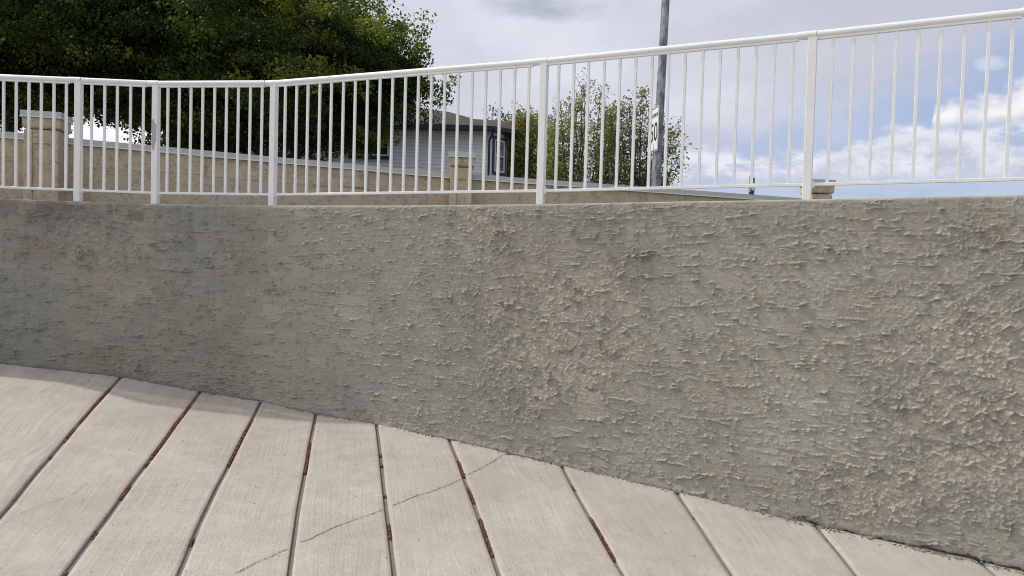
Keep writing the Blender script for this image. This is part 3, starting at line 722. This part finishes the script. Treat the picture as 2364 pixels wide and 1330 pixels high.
# ------------------------------------------------------------------ railing
PST = [(-4.98, 6.60), (-3.807, 6.633), (-3.145, 6.657), (-2.079, 6.537), (.194, 5.628), (1.872, 4.877), (2.945, 4.350), (4.02, 3.69)]
NPK = [10, 5, 9, 20, 15, 9, 9]
rl = empty('railing', (-1., 6.15, 2.05)); tag(rl, 'white painted metal railing of round top rail and square pickets on the grey wall', 'railing')
RH = 1.02
pb = [np.array([x, y, float(ztop(S0[np.argmin(np.hypot(*(face-np.array([x, y])).T))]))+.003]) for x, y in PST]
for i, p in enumerate(pb):
    d1 = pb[min(i+1, len(pb)-1)]-pb[max(i-1, 0)]; d1[2] = 0; d1 /= np.linalg.norm(d1); nn = np.array([d1[1], -d1[0], 0])
    m = MB(); hw = .027
    m.box(p+np.array([0, 0, RH/2]), d1*hw, nn*hw, (0, 0, RH/2), .003)
    o = child(m.build('post', M['white']), rl)
    m = MB(); m.tube([p+np.array([0, 0, RH+.03])-d1*.085, p+np.array([0, 0, RH+.03])+d1*.02], .0265, 20)
    m.box(p+np.array([0, 0, RH+.004]), d1*.03, nn*.02, (0, 0, .010)); child(m.build('rail_joint', M['white'], smooth=True), rl)
    m = MB(); m.tube([p+np.array([0, 0, RH+.03])+d1*.020, p+np.array([0, 0, RH+.03])+d1*.0245], .0235, 20)
    child(m.build('joint_gap', M['dark'], smooth=True), rl)
    if i == 2:
        # bare metal where the paint has flaked off the second post in view
        o0 = p+nn*(hw+.0012); pl = [(-.022, .50), (-.024, .72), (-.012, .745), (.004, .70), (.020, .69), (.016, .60), (.018, .56), (.002, .50), (-.004, .46), (-.012, .47)]
        m = MB(); m.prism([o0+d1*a+np.array([0, 0, b_]) for a, b_ in pl], -nn*.001); child(m.build('paint_chip', M['zinc']), rl)
for i in range(len(pb)-1):
    A, B = pb[i], pb[i+1]; d = B-A; L = np.linalg.norm(d); d = d/L; nn = np.array([d[1], -d[0], 0]); nn /= np.linalg.norm(nn)
    up = np.array([0, 0, 1.])
    m = MB(); a_ = A+up*(RH+.03)+d*.022; b_ = B+up*(RH+.03)-d*.085
    m.tube([a_, b_], .0235, 24); m.box((a_+b_)/2-up*.026, nn*.013, up*.007, (b_-a_)/2); child(m.build('top_rail', M['white'], smooth=True), rl)
    m = MB(); a_ = A+up*.100+d*.027; b_ = B+up*.100-d*.027
    m.box((a_+b_)/2, nn*.0135, up*.010, (b_-a_)/2, .002); child(m.build('bottom_rail', M['white']), rl)
    m = MB(); m.box(A+up*.100+d*.034, nn*.017, d*.007, up*.022, .001); child(m.build('bracket', M['white']), rl)
    n = NPK[i]
    for j in range(n):
        c_ = A+(B-A)*((j+1)/(n+1)); c_ = c_+d*random.gauss(0, .0012)
        m = MB(); m.box(c_+up*(.109+(RH-.003+.0))/2+up*0, d*.0095, nn*.0095, up*((RH-.003)-.109)/2, .0015)
        child(m.build('picket', M['white']), rl)

# ------------------------------------------------------------------ ground
def sheet(name, poly, z, m_, kind='structure'):
    o = mesh_obj(name, [(x, y, z) for x, y in poly], [tuple(range(len(poly)))], m_); tag(o, kind=kind); return o
back = C0-N0*.15
zg = 1.93
bl = [tuple(p) for p in back[::12]]
poly = [(-900, bl[0][1]-3), bl[0]]+bl[1:]+[(900, bl[-1][1]-3), (900, 900), (-900, 900)]
o = mesh_obj('upper_ground', [(x, y, zg) for x, y in poly], [tuple(range(len(poly)))[::-1]], M['soil']); tag(o, kind='structure')
# path behind the railing
pa = C0-N0*.20; pb2 = C0-N0*2.4
n = len(C0); vs = np.vstack([np.c_[pa, np.full(n, zg+.012)], np.c_[pb2, np.full(n, zg+.012)]]); ii = np.arange(n-1)
o = mesh_obj('path', vs, np.stack([ii, ii+1, n+ii+1, n+ii], -1), M['path']); tag(o, kind='structure')
gx = np.r_[-900, np.linspace(-14, 12, 30), 900]; gy = np.r_[-900, np.linspace(-14, 7.4, 20), 12]
X, Y = np.meshgrid(gx, gy); Z = np.where(np.abs(Y) < 50, gz(np.clip(X, -12, 9), np.clip(Y, -4, 8))-.16, -1.2); idx = np.arange(X.size).reshape(X.shape)
o = mesh_obj('ground', np.stack([X, Y, Z], -1).reshape(-1, 3), np.stack([idx[:-1, :-1], idx[:-1, 1:], idx[1:, 1:], idx[1:, :-1]], -1).reshape(-1, 4), M['path']); tag(o, kind='structure')

# ------------------------------------------------------------------ tan boundary wall behind
bw = empty('boundary_wall', (-1.2, 17.5, zg)); tag(bw, 'tan stucco boundary wall with grey metal coping and square pillars behind the railing', 'wall')
def panel(pa, ya, Ya, pb_, yb, Yb, groove=None):
    A = at(pa, ya, Ya); B = at(pb_, yb, Yb); d = B-A; dh = d.copy(); dh[2] = 0; L = np.linalg.norm(dh); dh /= L; nn = np.array([dh[1], -dh[0], 0])
    th = .20; ct = .105; up = np.array([0, 0, 1.])
    q_ = [A-up*(ct-.01), B-up*(ct-.01), np.array([B[0], B[1], zg-.3]), np.array([A[0], A[1], zg-.3])]
    m = MB(); m.prism(q_, -nn*th); child(m.build('wall_panel', M['tan']), bw)
    m = MB(); m.prism([A+nn*.05, B+nn*.05, B+nn*.05-up*ct, A+nn*.05-up*ct], -nn*(th+.10)); child(m.build('wall_coping', M['cap']), bw)
    m = MB(); m.prism([A+nn*.062-up*(ct+.001), B+nn*.062-up*(ct+.001), B+nn*.062-up*(ct+.022), A+nn*.062-up*(ct+.022)], -nn*.02); child(m.build('coping_edge', M['capedge']), bw)
    # seam straps on the coping
    for t in np.arange(.13, .95, .24):
        p = A+d*t; m = MB(); m.prism([p+nn*.053+up*.003, p+nn*.053+d/np.linalg.norm(d)*.05+up*.003, p+nn*.053+d/np.linalg.norm(d)*.05-up*ct, p+nn*.053-up*ct], -nn*.012); child(m.build('coping_seam', M['cap']), bw)
    if groove:
        t0, t1, dep = groove
        a = A+d*t0-up*dep; b_ = A+d*t1-up*dep; e = nn*.03
        q_ = [a+e, b_+e, np.array([b_[0]+e[0], b_[1]+e[1], zg-.25]), np.array([a[0]+e[0], a[1]+e[1], zg-.25])]
        m = MB(); m.prism(q_, -nn*.05); child(m.build('lower_panel', M['tan_panel']), bw)
        m = MB(); m.prism([a+nn*.036+up*.03, b_+nn*.036+up*.03, b_+nn*.036, a+nn*.036], -nn*.05); child(m.build('groove_strip', M['tan']), bw)  # raised tan strip along the top of the lower panel
        # pilaster strips between panels
        for tt_ in (t0-.02,):
            p = A+d*tt_
    return A, B, dh, nn
panel(-260, 279, 14.2, 66, 309.5, 15.15)
A1, B1, dh1, nn1 = panel(130, 316.5, 15.15, 1040, 399.8, 17.6, (.085, .93, .535))
panel(1090, 403, 17.6, 1870, 459.5, 19.4, (.12, .9, .60))
panel(1900, 470, 19.4, 2700, 520, 21)
# shallow pilaster strips
for px in (405, 790):
    t = (px-130)/910.; p = A1+(B1-A1)*t; hw_ = .33
    m = MB(); z1 = p[2]-.13
    m.box((p[0]+nn1[0]*.02, p[1]+nn1[1]*.02, (z1+zg)/2), dh1*hw_, nn1*.016, (0, 0, (z1-zg)/2)); child(m.build('pilaster_strip', M['tan']), bw)
def pillar(px, Y, w_, yaw, ytop, recess=True):
    c_ = at(px, ytop, Y); top = c_[2]; a = np.array([math.cos(yaw), math.sin(yaw), 0]); n_ = np.array([a[1], -a[0], 0]); up = np.array([0, 0, 1.])
    c_ = c_-n_*w_/2; h = w_/2; ctr = lambda z: np.array([c_[0], c_[1], z])
    m = MB(); m.box(ctr((zg-.2+top-.36)/2), a*(h-.03), n_*(h-.03), up*((top-.36-zg+.2)/2), .012); pl = child(m.build('pillar', M['tan'], smooth=True), bw)
    # rounded block under the cap
    m = MB(); prof = [(0, -.022), (.03, -.004), (.07, .0), (.17, -.0), (.20, -.006), (.225, -.03)]
    rings = [[ctr(top-.115-dz_)+a*sx*(h+o_)+n_*sy*(h+o_) for sx, sy in ((-1, -1), (1, -1), (1, 1), (-1, 1))] for dz_, o_ in prof]
    v = [p for rg in rings for p in rg]; f = [(i*4+j, i*4+(j+1) % 4, i*4+4+(j+1) % 4, i*4+4+j) for i in range(len(prof)-1) for j in range(4)]+[(0, 1, 2, 3), tuple(range(len(v)-4, len(v)))]
    m.add(v, f); child(m.build('pillar_block', M['tan']), bw)
    m = MB(); m.box(ctr(top-.06), a*(h+.025), n_*(h+.025), up*.055); cp_ = child(m.build('pillar_cap', M['cap']), bw)
    m = MB(); m.box(ctr(top-.122), a*(h+.034), n_*(h+.034), up*.008); child(m.build('cap_edge', M['capedge']), bw)
    m = MB(); fr = c_+n_*(h-.03)
    if recess:
        z1 = top-.62
        for sx in (-1, 1):
            m.box(np.array([fr[0], fr[1], (zg+top-.37)/2])+a*sx*(h-.03-.075)+n_*.014, a*.072, n_*.014, up*((top-.37-zg)/2), .004)
        m.box(np.array([fr[0], fr[1], (z1+top-.37)/2])+n_*.012, a*(h-.18), n_*.012, up*((top-.37-z1)/2), .004)
        child(m.build('pillar_frame', M['tan']), bw)
pillar(95, 14.7, .66, rad(14), 256, True)
pillar(1066, 17.2, .56, rad(3), 349.5, True)
pillar(1901, 18.9, .60, rad(7), 414.5, False)

# ------------------------------------------------------------------ house
HY = 31.
hs = empty('house', (-4, 33, zg)); tag(hs, 'pale blue grey sided house with brown shingle roof and navy trim behind the tree', 'house')
def hp(px, py, Y): return at(px, py, Y)
hA = hp(740, 420, 30.6); hB = hp(1130, 420, 31.2); hC = hp(1167, 420, 32.3)
up = np.array([0, 0, 1.])
zE = hp(1040, 300, 31.)[2]          # eave soffit
fp = [(hA[0], hA[1]), (hB[0], hB[1]), (hC[0], hC[1]), (hC[0]+.2, 40.), (hA[0]-6, 40.), (hA[0]-6, hA[1]-.3)]
m = MB(); m.prism([(x, y, zg-.3) for x, y in fp], (0, 0, zE-zg+.42)); child(m.build('house_wall', M['siding']), hs)
# roof as planes over the eave line
eave = [hp(560, 275, 30.0), hp(800, 283.5, 30.0), hp(945, 287, 30.1), hp(1137, 293.5, 30.7), hp(1192, 303, 31.9)]
ridge = [hp(560, 215, 35), hp(860, 225, 35), hp(962, 249, 34.6), hp(1033, 257.5, 33.6), hp(1097, 275, 33.8), hp(1183, 280, 34.2)]
rv = eave+ridge+[np.array([p[0], 41., eave[0][2]]) for p in (eave[0], eave[4])]
rf = [(0, 1, 6, 5), (1, 2, 7, 6), (2, 3, 8, 7), (3, 9, 8), (3, 4, 10, 9), (5, 6, 7, 8, 11), (8, 9, 10, 12, 11), (4, 12, 10)]
o = mesh_obj('roof', rv, rf, M['shingle']); child(o, hs)
md = o.modifiers.new('t', 'SOLIDIFY'); md.thickness = .05
m = MB()
for a, b_ in zip(eave[:-1], eave[1:]):
    d = (b_-a); d /= np.linalg.norm(d); nn = np.array([d[1], -d[0], 0]); nn /= np.linalg.norm(nn)
    m.prism([a+nn*.10+up*.03, b_+nn*.10+up*.03, b_+nn*.06-up*.13, a+nn*.06-up*.13], -nn*.10)
child(m.build('gutter', M['fascia']), hs)
m = MB(); m.prism([eave[0]-up*.06, eave[2]-up*.06, eave[3]-up*.06, eave[4]-up*.06, np.array([eave[4][0], 40, eave[4][2]-.06]), np.array([eave[0][0], 40, eave[0][2]-.06])], (0, 0, -.05))
child(m.build('soffit', M['fascia']), hs)
m = MB(); p = hp(1137, 300, 30.95); m.tube([p+up*.0, p-up*.2, p-up*.38+np.array([-.12, .2, 0]), np.array([p[0]-.12, p[1]+.26, zg])], .045, 8); child(m.build('downspout', M['navy'], smooth=True), hs)
m = MB(); p = hp(1172, 312, 32.2); m.box(p-up*.22, (.07, 0, 0), (0, .12, 0), up*.25); child(m.build('corner_bracket', M['fascia']), hs)
m = MB(); m.prism([hp(868, 290, 29.95), hp(905, 268, 29.95), hp(966, 287, 29.95)], (0, .1, 0)); child(m.build('gable_panel', M['bluep']), hs)
def window(px0, px1, y0, y1, Y0, Y1, bars):
    a = hp(px0, (y0+y1)/2, Y0); b_ = hp(px1, (y0+y1)/2, Y1); d = b_-a; d[2] = 0; L = np.linalg.norm(d); d /= L; nn = np.array([d[1], -d[0], 0])
    zt_ = hp((px0+px1)/2, y0, (Y0+Y1)/2)[2]; zb = hp((px0+px1)/2, y1, (Y0+Y1)/2)[2]; c_ = (a+b_)/2; c_[2] = (zt_+zb)/2; hz = (zt_-zb)/2; hx = L/2
    def frame(name, w_, off, th_, mt, hx, hz, par):
        m = MB()
        for s_ in (-1, 1):
            m.box(c_+nn*off+d*s_*(hx-w_/2), d*w_/2, nn*th_, up*hz); m.box(c_+nn*(off+.001)+up*s_*(hz-w_/2), d*(hx-w_), nn*th_, up*w_/2)
        return m
    wn_ = child(frame('t', .13, .03, .03, None, hx, hz, None).build('window', M['navy']), hs)
    f_ = frame('f', .06, .045, .03, None, hx-.13, hz-.13, None)
    for t in bars: f_.box(c_+nn*.046+up*(hz-.13)*t, d*(hx-.19), nn*.025, up*.03)
    o = f_.build('window_frame', M['white']); o.parent = wn_
    m = MB(); m.box(c_+nn*.012+up*(hz-.15)*.5, d*(hx-.15), nn*.008, up*(hz-.15)*.5-up*.001); o = m.build('curtain', M['curtain']); o.parent = wn_
    m = MB(); m.box(c_+nn*.012-up*(hz-.15)*.5, d*(hx-.15), nn*.008, up*(hz-.15)*.5-up*.001); o = m.build('pane', M['glass']); o.parent = wn_
window(806, 906, 296, 367, 30.65, 30.8, [])
window(1135, 1166, 317, 405, 31.33, 32.2, [0])

# ------------------------------------------------------------------ trees
def leaves_mesh(centres, nper, spread, size, cols, seed, droop=.4, along=None):
    r = np.random.default_rng(seed); n = len(centres)*nper
    c_ = np.repeat(centres, nper, 0); off = r.normal(0, 1, (n, 3)); off /= np.maximum(1, np.linalg.norm(off, axis=1)/1.9)[:, None]
    c_ = c_+off*np.repeat(spread, nper, 0)
    d = r.normal(0, 1, (n, 3)); d[:, 2] -= droop; d /= np.linalg.norm(d, axis=1)[:, None]
    u = np.cross(d, r.normal(0, 1, (n, 3))); u /= np.linalg.norm(u, axis=1)[:, None]
    sz = size*r.uniform(.6, 1.3, n)[:, None]; w_ = sz*.36
    v = np.stack([c_, c_+d*sz*.45+u*w_, c_+d*sz, c_+d*sz*.45-u*w_], 1)
    f_ = np.arange(n*4).reshape(n, 4)
    cl = np.repeat(cols, nper, 0)*r.uniform(.75, 1.25, (n, 1)); cl = np.repeat(cl, 4, 0)
    return v.reshape(-1, 3), f_, cl
def branchy(m, p, d, L, r0, lvl, r, tips, up_bias=.25, n=3, inside=None):
    pts = [p]; q_ = p.copy(); dd_ = d/np.linalg.norm(d)
    for i in range(4):
        dd_ = dd_+r.normal(0, .14, 3)+np.array([0, 0, up_bias*.25]); dd_ /= np.linalg.norm(dd_); q_ = q_+dd_*L/4; pts.append(q_)
    if inside is not None and not inside(pts[-1]) and lvl < 3: return
    m.tube(pts, list(np.linspace(r0, r0*.5, 5)), 7 if r0 > .05 else 4, cap=False); tips.append((pts[-1], dd_))
    if lvl > 0:
        for k_ in range(n+(lvl > 1)):
            t = r.integers(2, 5); nd = dd_+r.normal(0, .62, 3); nd[2] += up_bias
            branchy(m, pts[t], nd, L*r.uniform(.55, .8), r0*.5, lvl-1, r, tips, up_bias, n, inside)
def tree(name, base, lobes, nclump, nper, spread, size, label, group, seed, bright=1., trunk_r=.22, clear=(0, 0)):
    """lobes: list of (centre, radii) ellipsoids making an uneven crown"""
    r = np.random.default_rng(seed); root_ = empty(name, tuple(base)); tag(root_, label, 'tree', group)
    vol = np.array([a[1][0]*a[1][1]*a[1][2] for a in lobes])**.8; vol /= vol.sum(); cs_ = []; sh = []; bi = []
    for (c_, rr), w_ in zip(lobes, vol):
        n = int(nclump*w_); d = r.normal(0, 1, (n, 3)); d /= np.linalg.norm(d, axis=1)[:, None]
        rad_ = r.random(n)**.42; wob = 1+.10*np.sin(d[:, 0]*5+seed)*np.cos(d[:, 2]*6+seed*2)+.08*np.sin(d[:, 1]*9+d[:, 2]*7)
        nb_ = max(6, n//16); sel = r.integers(0, nb_, n); p0_ = np.array(c_)+d[:nb_]*(np.array(rr)-.5)*(rad_*wob)[:nb_, None]
        p = p0_[sel]+r.normal(0, 1, (n, 3))*np.array([.52, .52, .26]); p[:, 2] -= .12*np.hypot(p[:, 0]-p0_[sel][:, 0], p[:, 1]-p0_[sel][:, 1])**2; cs_.append(p); sh.append(rad_[sel]); bi.append(sel+1000*len(bi))
    cs_ = np.vstack(cs_); sh = np.concatenate(sh)
    kinds = np.array([(.032, .055, .010), (.048, .074, .012), (.08, .108, .015), (.024, .042, .010), (.12, .14, .02)])
    # yellower young growth sits on the outer shoots only
    kk = r.choice(5, len(cs_), p=[.32, .26, .17, .15, .10]); kk = np.where((kk >= 4) & (sh < .8), 1, kk)
    bi = np.concatenate(bi); bfac = r.uniform(.6, 1.9, bi.max()+1)[bi][:, None]; cl = kinds[kk]*bright*bfac*r.uniform(.85, 1.15, (len(cs_), 1))
    sp_ = np.array(spread)*r.uniform(.5, 1.25, (len(cs_), 1))
    v, f_, c4 = leaves_mesh(cs_, nper, sp_, size, cl, seed+1)
    o = mesh_obj('crown', v, f_, M['leaf'], col=c4); child(o, root_)
    m = MB(); tips = []
    cz = np.mean([l[0][2] for l in lobes]); hh_ = cz-base[2]
    b0 = np.array(base, float); fork = b0+np.array([0, 0, hh_*.38])
    m.tube([b0-np.array([0, 0, .2]), b0+np.array([0, 0, hh_*.15]), fork], [trunk_r*1.25, trunk_r, trunk_r*.85], 10)
    inside = lambda p: any((((p-np.array(c2_))/np.array(r2_))**2).sum() < .8 for c2_, r2_ in lobes)
    for (c_, rr) in lobes:
        tg = np.array(c_)-fork; L = np.linalg.norm(tg)
        branchy(m, fork-np.array([0, 0, .1]), tg+r.normal(0, .1, 3), L*.85, trunk_r*.5, 3, r, tips, .15, 3, inside)
    for _ in range(3): branchy(m, fork, np.array([r.normal(0, .5), r.normal(0, .5), 1.]), hh_*.4, trunk_r*.5, 2, r, tips, .2, 3, inside)
    child(m.build('trunk', M['bark'], smooth=True), root_)
    return root_
G1 = 'large dark leafy trees behind the boundary wall'
tree('broadleaf_tree', (-7.9, 24, zg), [((-7.7, 24, 7.8), (4.7, 4.6, 3.1)), ((-4.85, 24, 8.2), (2.1, 2.4, 1.7)), ((-4.95, 24, 6.9), (2.0, 2.4, 1.6)), ((-9.6, 24, 6.2), (3.1, 3.2, 2.0)), ((-6.4, 23.6, 5.7), (1.8, 2.2, 1.1)), ((-11.0, 24, 8.4), (3, 3, 2.6))],
     3000, 85, (.24, .24, .15), .10, 'dense dark tree whose rounded right edge stands in front of the house', G1, 3)
tree('broadleaf_tree', (-15.2, 22.5, zg), [((-15.2, 22.5, 8.6), (4.3, 4, 3.6)), ((-12.4, 22.5, 8.4), (2.6, 3, 2.4)), ((-17, 22.5, 6.3), (3., 3, 2.4)), ((-13.4, 22.3, 6.5), (1.9, 2, 1.2))],
     2500, 80, (.24, .24, .15), .10, 'dense dark tree at the left edge above the first pillar', G1, 8)
tree('broadleaf_tree', (-12.6, 29.5, zg), [((-12.6, 29.5, 10.0), (5.4, 4, 4.2)), ((-15.8, 29.5, 9.6), (3.2, 3, 3.4)), ((-9, 29.5, 10.5), (3.6, 3, 3.4))],
     1500, 60, (.32, .32, .22), .15, 'dark tree standing farther back between the two big leafy trees', G1, 15, .85)

def spray_tree(name, base, H, spreadx, nst, label, group, seed, colr, size=.12, lean=0., dens=9):
    """multi-stem tree of upright shoots with leaves strung along them"""
    r = np.random.default_rng(seed); root_ = empty(name, tuple(base)); tag(root_, label, 'tree', group); b0 = np.array(base, float)
    m = MB(); tips = []; cs_ = []
    for i in range(nst):
        ax = r.uniform(-1, 1); top = b0+np.array([ax*spreadx+lean*H, r.normal(0, spreadx*.5), H*(1-.28*abs(ax)**2.2)*r.uniform(.8, 1.04)])
        mid = b0+(top-b0)*.5+np.array([ax*.2*spreadx, 0, -.1*H]); pts = []
        for t in np.linspace(0, 1, 12): pts.append(b0*(1-t)**2+2*mid*t*(1-t)+top*t*t+r.normal(0, .03, 3)*(t > 0))
        m.tube(pts, list(np.linspace(.05, .008, 12)), 4, cap=False)
        for t in range(3, 12):
            p = pts[t]
            for _ in range(3):
                d = r.normal(0, 1, 3)+np.array([ax*.5, 0, .75]); d /= np.linalg.norm(d); L = r.uniform(.25, .95)*(1.25-.07*t)*H/3.2
                e = p+d*L; m.tube([p, (p+e)/2+r.normal(0, .03, 3), e], [.012, .008, .004], 3, cap=False)
                for q_ in np.linspace(.25, 1.05, 5): cs_.append(p+(e-p)*q_)
    cs_ = np.array(cs_); cl = np.array(colr)*r.uniform(.65, 1.35, (len(cs_), 1))
    v, f_, c4 = leaves_mesh(cs_, dens, np.full((len(cs_), 3), .06*H/3.2), size, cl, seed+1, .1)
    child(mesh_obj('crown', v, f_, M['leaf'], col=c4), root_); child(m.build('trunk', M['bark']), root_)
    return root_
G2 = 'small leafy trees beyond the boundary wall'
def sb(px, Y): p = at(px, 430, Y); return (p[0], p[1], zg)
def hgt(px, py, Y): return at(px, py, Y)[2]-zg
spray_tree('small_tree', sb(1345, 27), hgt(1330, 222, 27), 1.35, 26, 'tallest small tree with loose upright shoots just right of the tall railing post', G2, 31, (.24, .25, .10), .09, 0, 4)
spray_tree('small_tree', sb(1480, 26), hgt(1470, 232, 26), 1.25, 20, 'darker small tree whose arching twigs reach past both sides of the grey pole', G2, 37, (.17, .185, .075), .09, .0, 4)
spray_tree('small_tree', sb(1222, 34), hgt(1205, 280, 34), 1.2, 30, 'low yellow green bushy tree between the house corner and the tall railing post', G2, 41, (.21, .22, .05), .10, 0, 9)
spray_tree('small_tree', sb(1188, 41), hgt(1165, 268, 41), 1.6, 16, 'tree farther off with only a few twigs showing above the house roof', G2, 47, (.06, .085, .03), .13, -.02, 6)

# ------------------------------------------------------------------ lamp pole and sign
PY = 20.
p0 = at(1513, 440, PY); p1 = at(1540, -60, PY+.05)
lp = empty('lamp_pole', (p0[0]-.01, p0[1], zg)); tag(lp, 'tall round galvanised steel pole leaning slightly right behind the railing', 'pole')
dv = (p1-p0)/np.linalg.norm(p1-p0); bot = p0-dv*((p0[2]-zg)/dv[2]); topp = p0+dv*9.
m = MB(); m.tube([bot, bot+(topp-bot)*.5, topp], [.131, .108, .088], 28); child(m.build('pole_shaft', M['galv'], smooth=True), lp)
m = MB(); m.tube([topp-dv*.05, topp+dv*.5+np.array([-.3, 0, .1]), topp+np.array([-1.6, -.1, .9])], [.05, .045, .035], 10); child(m.build('lamp_arm', M['galv'], smooth=True), lp)
m = MB(); e = topp+np.array([-1.75, -.1, .90]); m.box(e, (0, .16, 0), (0, 0, .06), (.34, 0, 0), .04); child(m.build('lamp_head', M['galv']), lp)
m = MB(); m.box(bot+np.array([0, 0, .03]), (.22, 0, 0), (0, .22, 0), (0, 0, .025)); child(m.build('base_plate', M['galv']), lp)
bp = at(1531, 292, PY); m = MB(); m.tube([bp, bp+np.array([.10, 0, 0])], .02, 8); child(m.build('strap_bolt', M['antd']), lp)
m = MB(); m.tube([at(1530, 262, PY), at(1530, 262, PY)+np.array([.045, 0, 0])], .018, 8); child(m.build('strap_bolt', M['antd']), lp)
# speed sign: seen almost edge on, on the left side of the pole
sc0 = at(1520.5, 294, 19.63); yaw = rad(180-14.5)      # in-plane axis runs from near (right) edge away from the camera
sa_ = math.atan2(.97, -.2)
ax_ = np.array([-math.cos(rad(83)), math.sin(rad(83)), 0])    # towards the far (left) edge
nrm = np.array([-ax_[1], ax_[0], 0]); nrm = nrm if nrm[0] < 0 else -nrm
sgn = empty('speed_sign', tuple(sc0)); tag(sgn, 'white rectangular speed sign with black border seen nearly edge on on the grey pole', 'sign')
SW, SH = .75, 1.16; cS = sc0+ax_*SW/2+nrm*.0
sux = -ax_                                   # reading direction as seen from the front
if np.dot(np.cross(sux, up), nrm) < 0: sux = ax_
m = MB(); m.box(cS, sux*SW/2, up*SH/2, nrm*.003); o = child(m.build('sign_plate', M['signbk']), sgn)
m = MB(); m.box(cS+nrm*.0045, sux*(SW/2-.002), up*(SH/2-.002), nrm*.0012); child(m.build('sign_face', M['signw']), sgn)
m = MB(); bw_ = .022
for s_ in (-1, 1):
    m.box(cS+nrm*.0065+sux*s_*(SW/2-.03), sux*bw_/2, up*(SH/2-.02), nrm*.0006); m.box(cS+nrm*.0067+up*s_*(SH/2-.03), sux*(SW/2-.045), up*bw_/2, nrm*.0006)
child(m.build('sign_border', M['signb']), sgn)
def text(s_, h, c_, name, wscale=1.):
    cu = bpy.data.curves.new(name, 'FONT'); cu.body = s_; cu.size = h; cu.align_x = 'CENTER'; cu.align_y = 'CENTER'; cu.extrude = .0005; cu.offset = h*.012
    t = bpy.data.objects.new(name, cu); COL.objects.link(t); bpy.context.view_layer.update()
    me = bpy.data.meshes.new_from_object(t.evaluated_get(bpy.context.evaluated_depsgraph_get())); bpy.data.objects.remove(t)
    o = bpy.data.objects.new(name, me); COL.objects.link(o); me.materials.clear(); me.materials.append(M['signb'])
    R_ = Matrix([[sux[0]*wscale, up[0], nrm[0]], [sux[1]*wscale, up[1], nrm[1]], [sux[2]*wscale, up[2], nrm[2]]]).to_4x4()
    me.transform(Matrix.Translation(Vector(c_)) @ R_); child(o, sgn); return o
text('MAXIMUM', .15, cS+nrm*.008+up*.36, 'lettering', .86)
text('50', .68, cS+nrm*.008-up*.10, 'numerals', .92)

# ------------------------------------------------------------------ cell mast far off
ct = at(1733.5, 445, 70); cm = empty('cell_mast', (ct[0], ct[1], zg)); tag(cm, 'distant cell phone mast with clustered grey antennas just above the wall', 'mast')
zt_ = at(1733, 409, 70)[2]; cx_, cy_ = ct[0], ct[1]
m = MB(); m.tube([(cx_, cy_, zg-1), (cx_, cy_, zt_-.1)], [.16, .11], 10); child(m.build('mast_pole', M['ant'], smooth=True), cm)
def antz(y): return at(1733, y, 70)[2]
for (y0, y1, dx_, col_) in ((408, 424, -.20, 'ant'), (411, 423, .16, 'antd'), (410, 423, .02, 'ant'), (433, 449, -.22, 'ant'), (433, 446, .20, 'ant'), (438, 450, -.02, 'antd'), (440, 451, .12, 'antd'), (444, 450, -.17, 'antd')):
    za, zb = antz(y0), antz(y1); m = MB(); m.box((cx_+dx_, cy_-.2-.04*random.random(), (za+zb)/2), (.075, 0, 0), (0, .05, 0), (0, 0, abs(za-zb)/2), .015)
    child(m.build('antenna_panel', M[col_]), cm)
m = MB(); m.box((cx_, cy_-.12, antz(449)), (.28, 0, 0), (0, .03, 0), (0, 0, .03)); child(m.build('mounting_arm', M['antd']), cm)
m = MB(); m.box((cx_, cy_-.12, antz(422)), (.24, 0, 0), (0, .03, 0), (0, 0, .03)); child(m.build('mounting_arm', M['antd']), cm)

# ------------------------------------------------------------------ bird
bc = at(1610, 344, 90); m = MB()
def wing(s_):
    pts = [(0, .10, .0), (s_*.28, .12, .10), (s_*.62, .02, .02), (s_*.30, -.06, .09), (0, -.10, .0)]
    v = [np.array(p)+bc for p in pts]; m.prism(v, (0, 0, .02))
wing(1); wing(-1); m.tube([bc+np.array([-.02, -.26, 0]), bc+np.array([0, -.12, .01]), bc+np.array([0, .1, 0]), bc+np.array([0, .3, 0])], [.01, .05, .055, .012], 8)
o = m.build('bird', M['bird']); tag(o, 'small dark bird gliding in the sky right of the grey pole', 'bird')
